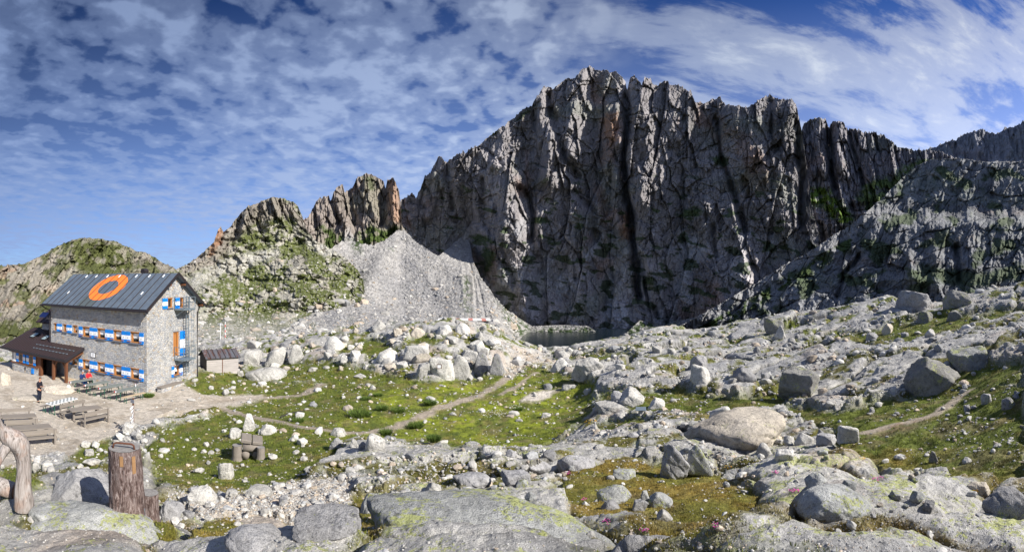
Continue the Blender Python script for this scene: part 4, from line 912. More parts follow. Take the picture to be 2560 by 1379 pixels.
for i in (3, 5): t = math.pi * i / 8; mb.bar((.42 + .55 * math.sin(t), (ya + yb) / 2 - .36 * math.cos(t), 1.7), (.42 + .55 * math.sin(t), (ya + yb) / 2 - .36 * math.cos(t), 6.0), .02)
mb.build('escape_ladder', M['steel'], hut)
mb = MB(); pbox(mb, front, -5.93, -5.37, 2.02, 2.42, -.04, -.002); pl = mb.build('plaque', M['dark'], hut)
mb = MB(); pbox(mb, front, -5.90, -5.40, 2.05, 2.39, -.05, -.042); mb.build('plaque_face', M['white'], pl)
mb = MB()
for k in range(3): pbox(mb, front, -5.74, -5.58 + .02 * k, 2.13 + .08 * k, 2.145 + .08 * k, -.056, -.051)
mb.build('inscription', M['dark'], pl)
mb = MB(); mb.add([Vector(p) for p in ((-12.05, -.75, 4.95), (-11.15, -.75, 4.95), (-11.15, -.25, 5.35), (-12.05, -.25, 5.35))] + [Vector(p) for p in ((-12.05, -.73, 4.91), (-11.15, -.73, 4.91), (-11.15, -.23, 5.31), (-12.05, -.23, 5.31))], [(0, 1, 2, 3), (7, 6, 5, 4), (0, 4, 5, 1), (1, 5, 6, 2), (2, 6, 7, 3), (3, 7, 4, 0)])
mb.build('solar_panel', M['solar'], hut); mb = MB(); mb.bar((-11.5, -.45, 5.0), (-11.25, -.02, 4.7), .05); mb.bar((-11.6, -.4, 4.75), (-10.95, -.02, 4.75), .04); mb.build('panel_bracket', M['dark'], hut)
# wing with the entrance, its lean-to roof running on as a porch
cz = lambda y: 1.9 + .41 * (y + 1.95)
wing = slab_roof('porch_roof', (-16.45, -1.95, cz(-1.95)), (-6.75, -1.95, cz(-1.95)), (-6.75, -.004, cz(-.004)), (-16.45, -.004, cz(-.004)), .14, M['brownroof'], hut, 27, .03)
wing2 = slab_roof('wing_roof', (-16.45, .0, cz(0)), (-11.22, 0, cz(0)), (-11.22, 1.95, cz(1.95)), (-16.45, 1.95, cz(1.95)), .14, M['brownroof'], hut, 14, .03)
mb = MB(); mb.box(-16.5, -6.7, -2.06, -1.96, 1.70, 1.90); mb.bar((-6.72, -1.98, 1.82), (-6.72, -.02, 2.62), .05, .22); mb.build('eaves_board', M['dark'], hut)
for x, y in ((-14.4, .55), (-12.5, .45)):
    mb = MB(); n2_ = Vector((0, -.41, 1)).normalized(); s2_ = Vector((0, 1, .41)).normalized(); p = Vector((x, y, cz(y))); 
    v = [p + Vector((a, 0, 0)) + s2_ * b + n2_ * c for c in (.01, .10) for a, b in ((-.32, -.42), (.32, -.42), (.32, .42), (-.32, .42))]
    mb.add(v, [(4, 5, 6, 7), (0, 1, 5, 4), (1, 2, 6, 5), (2, 3, 7, 6), (3, 0, 4, 7)]); f = mb.build('skylight', M['dark'], hut)
    mb = MB(); v = [p + Vector((a, 0, 0)) + s2_ * b + n2_ * .104 for a, b in ((-.27, -.37), (.27, -.37), (.27, .37), (-.27, .37))]; mb.add(v, [(0, 1, 2, 3)]); mb.build('skylight_pane', M['skylight'], f)
for y in (-1.30, -.75):
    mb = MB(); x0, x1 = (-12.0, -7.4) if y < -1 else (-12.3, -7.2)
    z = cz(y) + .07; mb.bar((x0, y, z), (x1, y, z), .025)
    for k in range(11): x = x0 + (x1 - x0) * k / 10; mb.box(x - .06, x + .06, y - .03, y + .03, z - .05, z + .035)
    mb.build('snow_rail', M['steel'], hut)
# porch posts with braces, beam
mb = MB(); mb.box(-15.3, -6.85, -1.83, -1.67, 1.58, 1.74); mb.bar((-6.95, -1.75, 1.66), (-6.95, -.02, 2.25), .14); mb.build('porch_beam', M['brownwood'], hut)
for x in (-8.58, -6.95):
    mb = MB(); mb.box(x - .1, x + .1, -1.85, -1.65, -.3, 1.58); mb.bar((x, -1.75, 1.0), (x + (.45 if x < -8 else -.45), -1.75, 1.58), .09); mb.build('post', M['brownwood'], hut)
mb = MB(); mb.box(-15.1, -10.95, -1.58, -1.35, -1.2, .62); mb.box(-15.1, -14.85, -1.58, 1.9, -1.2, 3.2 if False else 1.7); mb.build('wing_base_wall', M['stone'], hut)
mb = MB(); mb.box(-15.02, -10.62, -1.50, -1.30, .62, 1.70); mb.box(-11.0, -10.62, -1.56, -1.3, -.4, 1.75); mb.box(-15.2, -10.9, -1.66, -1.50, .56, .66); mb.build('timber_wall', M['brownwood'], hut)
mb = MB(); mb.box(-15.12, -14.55, -1.56, -1.50, .67, 1.6); mb.build('white_panel', M['whitewash'], hut)
mb = MB(); mb.box(-14.85, -11.21, 1.78, 1.92, -1, 4.35); mb.box(-14.85, -14.7, 1.92, 6.0, -1, 4.4); mb.box(-10.6, -10.4, -.9, -.02, -.4, 2.2); mb.build('rear_wall', M['stone'], hut)
slab_roof('rear_roof', (-15.5, 1.45, 4.15), (-11.22, 1.45, 4.15), (-11.22, 4.2, 6.0), (-15.5, 4.2, 6.0), .12, M['brownroof'], hut, 6)
slab_roof('rear_roof', (-15.5, 4.2, 6.0), (-11.22, 4.2, 6.0), (-11.22, 6.9, 4.15), (-15.5, 6.9, 4.15), .12, M['brownroof'], hut, 6)
wf2 = lambda s, z, d: Vector((s, -1.50 + d - .03, z))
for s in (-13.95, -12.35):
    mb = MB(); pbox(mb, wf2, s, s + .62, .75, 1.52, -.05, .02); w = mb.build('window', M['frame'], hut)
    mb = MB(); pbox(mb, wf2, s + .10, s + .52, .82, 1.45, -.065, -.052); mb.build('pane', M['glass'], w)
    shutter(w, wf2, s - .42, s - .04, .72, 1.54); shutter(w, wf2, s + .64, s + 1.0, .72, 1.54)
mb = MB(); mb.box(-10.62, -9.5, -.96, -.93, -.4, 2.1); mb.build('doorway', M['black'], hut)
mb = MB(); mb.box(-9.52, -9.32, -1.0, -.85, -.4, 2.15); mb.box(-10.62, -9.5, -1.04, -.97, 1.72, 1.9); mb.build('door_frame', M['brownwood'], hut)
mb = MB(); mb.box(-11.9, -11.55, -1.67, -1.60, .0, .45); mb.build('notice_board', M['blue'], hut)
mb = MB(); mb.box(-13.0, -12.85, -1.62, -1.585, .15, .42); mb.build('vent', M['dark'], hut)
mb = MB(); mb.box(-9.0, -7.4, -1.2, -.5, -.06, .06); mb.build('doorstep', M['palewood'], hut)
# ------------------------------------------------------------------ shed
p = hit(560, 922); shed = empty('wooden_shed', (0, 0, 0), R(55), 'small weathered wooden shed with patched rusty metal roof behind the hut', 'shed')
cx, cy = W(548, 900, 45.5)[:2]; shed.location = (cx, cy, gz(cx, cy) - .12); shed.scale = (1.08, 1.0, 1.08)
mb = MB(); x0, x1, y0, y1, h1, h2 = -1.45, 1.45, -.95, 1.1, 1.45, 1.95
rngs = random.Random(3)
for k in range(9): z = k * h1 / 9; mb.box(x0, x1, y0 - rngs.uniform(0, .02), y0 + .05, z + .004, z + h1 / 9 - .008)
mb.build('front_boards', M['shedwood'] if 'shedwood' in M else flatmat('silver_boards', (.38, .35, .33), .9, var=.6, sc=6, stretch=(.25, 1, 2.5), bump=.6), shed)
mb = MB()
for k in range(10): y = y0 + .06 + k * (y1 - y0 - .06) / 10; mb.box(x0, x0 + .05, y, y + (y1 - y0) / 10 - .015, 0, h1 + min((k + .5) / 5, (9.5 - k) / 5) * (h2 - h1))
mb.box(x1 - .05, x1, y0 + .06, y1, 0, h1); mb.box(x0 + .06, x1 - .06, y1 - .05, y1, 0, h1); mb.build('side_boards', flatmat('dark_boards', (.13, .11, .10), .9, var=.5, sc=7, stretch=(1, 2, .3)), shed)
ym = (y0 + y1) / 2; M['shedroof'] = None
def mat_shedroof():
    m, g, b = newmat('rusty_sheet_roof'); tc = g.node('ShaderNodeTexCoord').outputs['Object']
    n = g.noise(g.mapping(tc, (2.2, .5, 1)), 1.2, 4, .6); n2 = g.noise(tc, 9, 4, .6)
    c = g.ramp(n, [(.38, (.16, .17, .20)), (.54, (.13, .12, .13)), (.60, (.14, .065, .05)), (.68, (.22, .22, .25))]); c = g.mix(.35, c, n2, 'MULTIPLY')
    g.l.new(c, b.inputs['Base Color']); b.inputs['Roughness'].default_value = .5; b.inputs['Metallic'].default_value = .3; return m
ms = mat_shedroof()
slab_roof('shed_roof', (x0 - .15, y0 - .2, h1 + .0), (x1 + .15, y0 - .2, h1), (x1 + .15, ym, h2 + .12), (x0 - .15, ym, h2 + .12), .06, ms, shed, 7)
slab_roof('shed_roof', (x0 - .15, ym, h2 + .12), (x1 + .15, ym, h2 + .12), (x1 + .15, y1 + .2, h1), (x0 - .15, y1 + .2, h1), .06, ms, shed, 7)
mb = MB(); mb.box(-.05, .0, y0 - .05, y0 - .021, .1, h1 - .05); mb.build('batten', M['brownwood'], shed)
# ------------------------------------------------------------------ furniture on the terrace (hut coordinates)
def hw(x, y, z=None):
    X = HUT[0] + x * math.cos(HR) - y * math.sin(HR); Y = HUT[1] + x * math.sin(HR) + y * math.cos(HR)
    return (X, Y, gz(X, Y) if z is None else z)
def beer_table(x, y, rz, L, label, mat='tabletop', clamp=True, cloth=False, grp='folding tables on the terrace'):
    t = empty('folding_table', hw(x, y), HR + rz, label, 'table', grp); mb = MB(); mb.box(-.29, .29, -L / 2, L / 2, .66, .70)
    top = mb.build('tabletop', M[mat], t, bevel=.006)
    for s in (-1, 1):
        mb = MB(); yy = s * (L / 2 - .3)
        for xx in (-.22, .22): mb.bar((xx * 1.05, yy, -.02), (xx * .8, yy, .66), .035)
        mb.bar((-.24, yy, .08), (.24, yy, .08), .03); mb.bar((0, yy, .30), (0, yy - s * .35, .64), .025); mb.build('leg_frame', M['green'], t)
    if clamp:
        mb = MB(); mb.box(-.10, .0, -L / 2 - .03, -L / 2 + .02, .63, .72, 0); mb.box(.0, .10, -L / 2 - .03, -L / 2 + .02, .63, .72, 1); mb.build('cloth_clip', [M['red'], M['white']], t)
    if cloth:
        mb = MB(); n = 14
        for i in range(n):
            for j in range(4): mb.box(-.30 + .15 * j, -.15 + .15 * j, -L / 2 + L / n * i, -L / 2 + L / n * (i + 1), .703, .709, (i + j) % 2)
        mb.build('checked_cloth', [M['white'], M['tabletop']], t)
    return t
def beer_bench(x, y, rz, L, label, mat='greywood'):
    t = empty('folding_bench', hw(x, y), HR + rz, label, 'bench', 'folding benches on the terrace'); mb = MB(); mb.box(-.13, .13, -L / 2, L / 2, .40, .435); mb.build('seat', M[mat], t, bevel=.005)
    for s in (-1, 1):
        mb = MB(); yy = s * (L / 2 - .3); mb.bar((-.12, yy, -.02), (-.08, yy, .40), .03); mb.bar((.12, yy, -.02), (.08, yy, .40), .03); mb.bar((-.11, yy, .12), (.11, yy, .12), .025); mb.build('leg_frame', M['green'], t)
    return t
for x, y, l in ((-4.45, -2.25, 'grey folding table nearest the porch, two people sitting behind it'), (-2.95, -2.15, 'grey folding table second from the porch, dark things lying on it'), (-1.55, -2.05, 'grey folding table third from the porch under the hut windows'), (-.10, -1.95, 'grey folding table at the corner of the hut')): beer_table(x, y, R(-4), 2.25, l)
for x, y, l, m_ in ((-3.72, -2.45, 'folding bench between the first and second tables from the porch', 'greywood'), (-2.22, -2.3, 'folding bench between the second and third tables from the porch', 'greywood'), (-.82, -2.2, 'folding bench between the third and fourth tables from the porch', 'greywood'), (.62, -2.1, 'orange brown folding bench beyond the last table at the hut corner', 'palewood')): beer_bench(x, y, R(-4), 2.15, l, m_)
tag(beer_bench(-5.15, -1.9, R(-4), 1.9, 'folding bench beside the porch post with two people on it'))
beer_table(-.65, -7.35, R(5), 2.25, 'folding table with a black and white checked cloth on the terrace', 'white', False, True)
beer_bench(-1.35, -7.5, R(5), 2.1, 'folding bench behind the table with the checked cloth')
tk = empty('litter_bottle', hw(-.1, -1.1), 0, 'small red and white bottle standing on the table at the hut corner', 'bottle'); tk.location.z += .70
mb = MB(); mb.tube([(0, 0, 0), (0, 0, .12), (0, 0, .17), (0, 0, .22)], [.035, .035, .015, .015], 10, 0); mb.build('bottle_body', M['white'], tk, True); mb = MB(); mb.tube([(0, 0, .22), (0, 0, .25)], .018, 8); mb.build('cap', M['red'], tk)
def plank_table(x, y, rz, L, Wd, label, n=5):
    t = empty('wooden_table', hw(x, y), HR + rz, label, 'table', 'weathered plank tables'); mb = MB()
    for k in range(n): a = -Wd / 2 + Wd / n * k; mb.box(a + .006, a + Wd / n - .006, -L / 2 + rngs.uniform(0, .03), L / 2 - rngs.uniform(0, .03), .64, .69)
    mb.build('tabletop', M['greywood'], t)
    for s in (-1, 1):
        mb = MB(); yy = s * (L / 2 - .28); mb.box(-.07, .07, yy - .05, yy + .05, -.03, .58); mb.box(-Wd / 2 + .06, Wd / 2 - .06, yy - .045, yy + .045, .58, .638); mb.box(-.30, .30, yy - .06, yy + .06, -.03, .06); mb.build('trestle', M['greywood'], t)
    mb = MB(); mb.box(-.05, .05, -L / 2 + .33, L / 2 - .33, .16, .30); mb.build('stretcher', M['greywood'], t)
def plank_bench(x, y, rz, L, label, back=1, lat=True):
    t = empty('wooden_bench', hw(x, y), HR + rz, label, 'bench', 'weathered plank benches'); mb = MB()
    for k in range(2): mb.box(-.18 + .19 * k, -.01 + .19 * k, -L / 2, L / 2, .34, .41)
    mb.build('seat', M['greywood'], t)
    for s in (-1, 1):
        mb = MB(); yy = s * (L / 2 - .12); mb.box(-.16, -.08, yy - .04, yy + .04, -.03, .36); mb.box(.14, .22, yy - .04, yy + .04, -.03, .80 if back else .36) if back >= 0 else None
        mb.box(-.16, .2, yy - .035, yy + .035, .10, .17); mb.build('leg', M['greywood'], t)
    if back:
        mb = MB(); mb.box(.10, .145, -L / 2, L / 2, .60, .79); mb.build('backrest', M['greywood'], t)
    return t
plank_table(1.50, -7.35, R(-19), 2.0, .80, 'weathered wooden table in front of the checked table')
plank_bench(2.50, -7.5, R(-5), 1.95, 'backed wooden bench on the near side of the lone wooden table'); b_ = plank_bench(.45, -7.3, R(180 + 2), 2.1, 'long backed wooden bench between the checked table and the wooden table'); 
plank_table(.40, -11.3, R(-25), 1.95, .75, 'weathered wooden table in the far pair at the left edge'); plank_bench(-.55, -10.9, R(155), 1.9, 'backed wooden bench behind the far table at the left edge'); plank_bench(1.25, -11.75, R(-25), 1.85, 'backed wooden bench between the two left edge tables')
plank_table(2.45, -11.9, R(-22), 2.05, .78, 'weathered wooden table in the near pair at the left edge'); plank_bench(3.35, -12.2, R(-22), 1.95, 'backed wooden bench nearest the carved branch at the left edge')
# stone bench against the gable
t = empty('stone_bench', hw(.25, 2.25, 0), HR, 'stone bench with a grey plank seat against the gable wall', 'bench'); mb = MB(); mb.box(.0, .42, -1.35, 1.3, -.4, .36); mb.build('bench_base', M['stone'], t); mb = MB(); mb.box(-.02, .48, -1.42, 1.36, .363, .42); mb.build('seat', M['greywood'], t)
# ------------------------------------------------------------------ people
def skin(name, chains, mat, parent=None, sub=2, loc=None, rz=0):
    """one continuous surface grown round joints: chains = lists of (index or (x,y,z), radius)"""
    me = bpy.data.meshes.new(name); vs = []; rs = []; es = []; named = {}
    for ch in chains:
        prev = None
        for j in ch:
            if isinstance(j, str): i = named[j]
            else:
                i = len(vs); vs.append(j[0]); rs.append(j[1])
                if len(j) > 2: named[j[2]] = i
            if prev is not None: es.append((prev, i))
            prev = i
    me.from_pydata(vs, es, []); o = bpy.data.objects.new(name, me); COL.objects.link(o)
    md = o.modifiers.new('skin', 'SKIN'); md.use_smooth_shade = True
    for k, v in enumerate(me.skin_vertices[0].data): v.radius = (rs[k], rs[k]) if not isinstance(rs[k], tuple) else rs[k]; v.use_root = k == 0
    s = o.modifiers.new('sub', 'SUBSURF'); s.levels = s.render_levels = sub
    dg = bpy.context.evaluated_depsgraph_get(); m2 = bpy.data.meshes.new_from_object(o.evaluated_get(dg)); o.modifiers.clear(); o.data = m2; m2.name = name; m2.materials.clear(); m2.materials.append(mat)
    m2.polygons.foreach_set('use_smooth', [True] * len(m2.polygons)); bpy.data.meshes.remove(me)
    if parent: o.parent = parent
    if loc is not None: o.location = loc
    o.rotation_euler.z = rz
    return o
M['skin'] = flatmat('skin', (.50, .27, .18), .6, var=.1); M['hair'] = flatmat('brown_hair', (.06, .03, .018), .7, var=.4, sc=60); M['jacket'] = flatmat('black_jacket', (.012, .012, .020), .75, var=.3, sc=20); M['trousers'] = flatmat('dark_trousers', (.010, .014, .028), .8, var=.3, sc=20)
M['navy'] = flatmat('navy_jacket', (.015, .03, .11), .7, var=.3, sc=20); M['brightblue'] = flatmat('blue_trousers', (.01, .13, .42), .7); M['redcloth'] = flatmat('red_jacket', (.62, .02, .03), .7); M['greycap'] = flatmat('grey_hat', (.28, .28, .32), .8); M['phone'] = flatmat('phone_case', (.02, .02, .02), .3)
def hand_chains(w, d, up, s, key):
    """palm and five separate fingers from the wrist joint named key"""
    d = Vector(d).normalized(); up = Vector(up).normalized(); side = d.cross(up); w = Vector(w); out = []
    palm = w + d * .055; out.append([key, (tuple(palm), .019, key + 'p')])
    for k, (o_, L) in enumerate(((-.026, .062), (-.009, .072), (.009, .067), (.025, .052))):
        a = palm + side * o_ + d * .022; b_ = a + d * L * .5 - up * .012; c = b_ + d * L * .35 - up * .026; out.append([key + 'p', (tuple(a), .010), (tuple(b_), .0085), (tuple(c), .007)])
    a = w + d * .02 + side * s * .026; b_ = a + d * .028 + side * s * .022 - up * .01; out.append([key, (tuple(a), .011), (tuple(b_), .010), (tuple(b_ + d * .024 - up * .008), .008)])
    return out
def head_parts(root, body, c, fw, hair_mat, hat=None, sc=1.0):
    """face, ears and hair round the head centre c looking along fw"""
    fw = Vector(fw).normalized(); rt = fw.cross(Vector((0, 0, 1))).normalized(); up = rt.cross(fw); c = Vector(c)
    R3 = Matrix((rt, fw, up)).transposed().to_4x4(); R3.translation = c
    mb = MB()
    for s in (-1, 1): mb = MB(); mb.tube([R3 @ Vector((s * .032 - .008, .088, .012)), R3 @ Vector((s * .032 + .008, .088, .012))], .007, 6); mb.build('eye', M['black'], root)
    mb = MB(); mb.tube([R3 @ Vector((-.022, .088, -.045)), R3 @ Vector((.022, .088, -.045))], .005, 6); mb.build('mouth', M['redcloth'], root)
    # hair cap
    mb = MB(); vs = []; n = 14
    for i in range(6):
        ph = math.pi * .62 * i / 5
        for k in range(n):
            th = 2 * math.pi * k / n; f = .60 if math.sin(th) > .3 else 1.0; p_ = min(ph, math.pi * .62 * f)
            vs.append(R3 @ Vector((.088 * math.sin(p_) * math.cos(th), .104 * math.sin(p_) * math.sin(th) - .008, .035 + .088 * math.cos(p_))))
    mb.add(vs, [(i * n + k, i * n + (k + 1) % n, (i + 1) * n + (k + 1) % n, (i + 1) * n + k) for i in range(5) for k in range(n)]); mb.build('hair' if hat is None else 'hat', hat or hair_mat, root, True)
def standing(loc, rz):
    p = empty('person', loc, rz, 'person in black jacket and dark trousers standing and looking at a phone', 'person')
    J = [[((0, 0, .90), .13, 'pel'), ((0, -.005, 1.08), .125), ((0, .0, 1.28), (.165, .12), 'ch'), ((0, .0, 1.40), .085), ((0, .025, 1.50), .052, 'nk'), ((0, .055, 1.58), .078, 'jaw'), ((0, .065, 1.655), (.082, .098)), ((0, .06, 1.71), .068)]]
    for s in (-1, 1):
        k = 'L' if s < 0 else 'R'
        J += [['ch', ((s * .19, 0, 1.36), .058), ((s * .235, .02, 1.10), .043), ((s * .13, .23, 1.14 if s > 0 else 1.10), .028, 'w' + k)]]
        J += hand_chains((s * .13, .23, 1.14 if s > 0 else 1.10), (-s * .7, .6, .25), (0, -.3, 1), s, 'w' + k)
        J += [['pel', ((s * .09, 0, .82), .095), ((s * .10, .01, .48), .062), ((s * .11, -.02, .10), .042), ((s * .12, .0, .04), .042), ((s * .13, .14, .03), .035)]]
    J += [['jaw', ((0, .165, 1.632), .012)]]
    body = skin('body', J, M['skin'], p)
    j = [[((0, 0, .86), .155, 'pel'), ((0, -.005, 1.08), .155), ((0, .0, 1.28), (.195, .15), 'ch'), ((0, .0, 1.42), .105), ((0, .02, 1.47), .07)]]
    for s in (-1, 1): j += [['ch', ((s * .20, 0, 1.36), .078), ((s * .245, .02, 1.10), .062), ((s * .14, .215, 1.13 if s > 0 else 1.09), .044)]]
    skin('jacket', j, M['jacket'], p)
    t_ = [[((0, 0, .92), .14, 'pel')]]
    for s in (-1, 1): t_ += [['pel', ((s * .09, 0, .82), .112), ((s * .10, .01, .48), .082), ((s * .11, -.02, .12), .060)]]
    skin('trousers', t_, M['trousers'], p)
    for s in (-1, 1): skin('shoe', [[((s * .12, -.05, .05), .05), ((s * .125, .04, .045), .052), ((s * .13, .15, .035), .042)]], M['black'], p)
    head_parts(p, body, (0, .06, 1.645), (0, 1, -.45), M['hair'])
    return p
pp = hw(-3.42, -7.05); per = standing(pp, R(-75)); per.scale = (.98,) * 3
ph = empty('phone', (0, 0, 0), 0, 'dark phone held in the standing person\'s hands', 'phone'); ph.matrix_world = per.matrix_basis.copy(); mb = MB(); mb.box(-.035, .035, .27, .28, 1.12, 1.25); mb.build('phone_case', M['phone'], ph, bevel=.004)
def sitting(loc, rz, label, top, legs, hat, name='person'):
    p = empty('person', loc, rz, label, 'person')
    J = [[((0, 0, .50), .13, 'pel'), ((0, .04, .68), .12), ((0, .08, .86), (.155, .115), 'ch'), ((0, .09, .97), .08), ((0, .13, 1.06), .05), ((0, .17, 1.13), .075, 'jaw'), ((0, .18, 1.20), (.08, .095)), ((0, .175, 1.255), .066)], ['jaw', ((0, .28, 1.17), .012)]]
    for s in (-1, 1):
        k = 'L' if s < 0 else 'R'
        J += [['ch', ((s * .18, .09, .93), .055), ((s * .23, .16, .70), .042), ((s * .12, .38, .74), .028, 'w' + k)]] + hand_chains((s * .12, .38, .74), (-s * .4, .9, -.05), (0, 0, 1), s, 'w' + k)
        J += [['pel', ((s * .09, .06, .48), .09), ((s * .11, .44, .47), .065), ((s * .11, .42, .10), .042), ((s * .12, .44, .04), .042), ((s * .125, .56, .03), .035)]]
    body = skin('body', J, M['skin'], p)
    j = [[((0, 0, .46), .15, 'pel'), ((0, .04, .68), .15), ((0, .08, .86), (.18, .14), 'ch'), ((0, .09, .99), .10), ((0, .12, 1.03), .07)]]
    for s in (-1, 1): j += [['ch', ((s * .19, .09, .93), .074), ((s * .24, .16, .70), .060), ((s * .13, .365, .735), .042)]]
    skin('jacket', j, top, p); t_ = [[((0, .0, .48), .13, 'pel')]]
    for s in (-1, 1): t_ += [['pel', ((s * .09, .06, .48), .108), ((s * .11, .44, .47), .083), ((s * .11, .42, .10), .058)]]
    skin('trousers', t_, legs, p)
    for s in (-1, 1): skin('shoe', [[((s * .12, .40, .05), .048), ((s * .125, .47, .045), .05), ((s * .13, .57, .035), .042)]], M['black'], p)
    head_parts(p, body, (0, .18, 1.19), (0, 1, -.5), M['hair'], hat)
    return p
sitting(hw(-5.15, -1.75), HR - R(85), 'person in navy jacket and bright blue trousers hunched at the table nearest the porch', M['navy'], M['brightblue'], M['greycap'])
sitting(hw(-5.1, -1.12), HR - R(95), 'person in red jacket and grey hat sitting at the table nearest the porch', M['redcloth'], M['trousers'], M['greycap'])
# ------------------------------------------------------------------ rocks
def ico(sub):
    bm = bmesh.new(); bmesh.ops.create_icosphere(bm, subdivisions=sub, radius=1); bm.verts.ensure_lookup_table()
    v = np.array([p.co[:] for p in bm.verts]); f = np.array([[q.index for q in p.verts] for p in bm.faces]); bm.free()
    return v / np.linalg.norm(v, axis=1, keepdims=True), f
ICO = {k: ico(k) for k in (1, 2, 3, 4, 5)}
def rock_shape(seed, sub=4, kind='block', rough=.05):
    """unit rock: a body cut by random planes, edges worn, surface pitted"""
    r = np.random.default_rng(seed); v, f = ICO[sub]
    n = {'block': 13, 'wedge': 11, 'dome': 26, 'slab': 13, 'tall': 11}[kind]
    pn = r.normal(size=(n, 3)); pn /= np.linalg.norm(pn, axis=1, keepdims=True); h = r.uniform(.62, .92, n)
    if kind in ('block', 'slab'):
        q = np.linalg.qr(r.normal(size=(3, 3)))[0] * .35 + np.eye(3); q /= np.linalg.norm(q, axis=1, keepdims=True)
        pn = np.r_[q, -q, pn]; h = np.r_[r.uniform(.6, .78, 6), h * 1.05]
    if kind == 'wedge':
        pn = np.r_[pn, [[-.75, -.2, .62], [.55, -.3, .75], [0, -.95, .2]]]; h = np.r_[h, .55, .62, .6]
    if kind == 'tall': pn = np.r_[pn, [[.9, .1, .35], [-.9, .1, .3], [0, -.9, .2]]]; h = np.r_[h, .6, .6, .6]
    dt = v @ (pn / np.linalg.norm(pn, axis=1, keepdims=True)).T
    with np.errstate(divide='ignore'): rad = np.where(dt > .02, h / np.maximum(dt, .02), 9)
    k = {'dome': 16, 'block': 60, 'slab': 45, 'wedge': 60, 'tall': 55}[kind]
    rr = -np.log(np.exp(-k * np.minimum(rad, 2)).sum(1)) / k; rr = np.minimum(rr, 1.15)
    if kind == 'dome': rr = rr * .8 + .2 * .8
    p = v * rr[:, None]
    o = seed % 17
    rr2 = 1 + rough * (fbm(p[:, 0] * 2.3 + p[:, 2] * 1.7 + o, p[:, 1] * 2.3 - p[:, 2] * 1.1, o, 4)) * 2 + rough * .6 * fbm(p[:, 0] * 9 + p[:, 2] * 7, p[:, 1] * 9 - p[:, 2] * 5, o + 3, 3)
    p = p * rr2[:, None]
    q2 = p @ np.linalg.qr(r.normal(size=(3, 3)))[0]       # joints: steps where the block has split along parallel planes
    st_ = np.floor(q2[:, 0] * 2.3 + .4 * fbm(q2[:, 1] * 1.5, q2[:, 2] * 1.5, o, 2) + .5); fr = np.abs(q2[:, 0] * 2.3 + .4 * fbm(q2[:, 1] * 1.5, q2[:, 2] * 1.5, o, 2) - st_)
    p = p * (1 + (.05 * np.sin(st_ * 12.9 + o) - .05 * (1 - sstep(0, .10, .5 - fr))) )[:, None]
    s = (p.max(0) - p.min(0)) / 2; p = (p - (p.max(0) + p.min(0)) / 2) / s
    return p, f
_rockmesh = {}
def rock_mesh(seed, sub, kind, mat, rough=.05):
    key = (seed, sub, kind, mat)
    if key not in _rockmesh:
        p, f = rock_shape(seed, sub, kind, rough); me = bpy.data.meshes.new('boulder'); n = len(f)
        me.vertices.add(len(p)); me.vertices.foreach_set('co', p.astype(np.float32).ravel()); me.loops.add(3 * n); me.loops.foreach_set('vertex_index', f.astype(np.int32).ravel())
        me.polygons.add(n); me.polygons.foreach_set('loop_start', np.arange(0, 3 * n, 3, dtype=np.int32)); me.polygons.foreach_set('use_smooth', np.full(n, sub >= 3, bool)); me.update(); me.validate(); me.materials.append(M_B[mat]); _rockmesh[key] = me
    return _rockmesh[key]
NB = [0]
def boulder(px, py, w, h, kind='block', mat='pale', seed=None, label=None, group=None, depth=.8, sink=None, rz=None, tilt=0, name='boulder', sub=None, z=None, roll=0):
    """a boulder whose foot is seen at photo pixel (px, py), w x h pixels large at its distance"""
    g = hit(px, py); d = g[3]; a = (px - 1280) / F
    sx = w / F * d / 2; sy = sx * depth; H_ = h / F * d; sz = max(.30 * H_, (H_ - .9 * sy * (py - HY) / F) / 2) ; d2 = d + sy * .75
    X, Y = d2 * math.sin(a), d2 * math.cos(a); NB[0] += 1
    seed = seed if seed is not None else NB[0] * 7 + 3
    sub = sub or (5 if w > 70 else 4 if w > 22 else 3)
    o = bpy.data.objects.new(name, rock_mesh(seed, sub, kind, mat)); COL.objects.link(o)
    sink = sink if sink is not None else {'dome': .95, 'slab': .7, 'block': .36, 'wedge': .5, 'tall': .3}[kind]
    sx, sy = sx * (1.0 if kind != 'dome' else 1.0), sy
    zf = g[2]                                     # the foot as the photo shows it
    hh = sz * (1 + sink); o.location = (X, Y, zf - sz * 2 * sink + hh)
    o.rotation_euler = (R(tilt), R(roll), -a + (rz if rz is not None else 0)); o.scale = (sx, sy, hh)
    return tag(o, label, 'boulder', group)
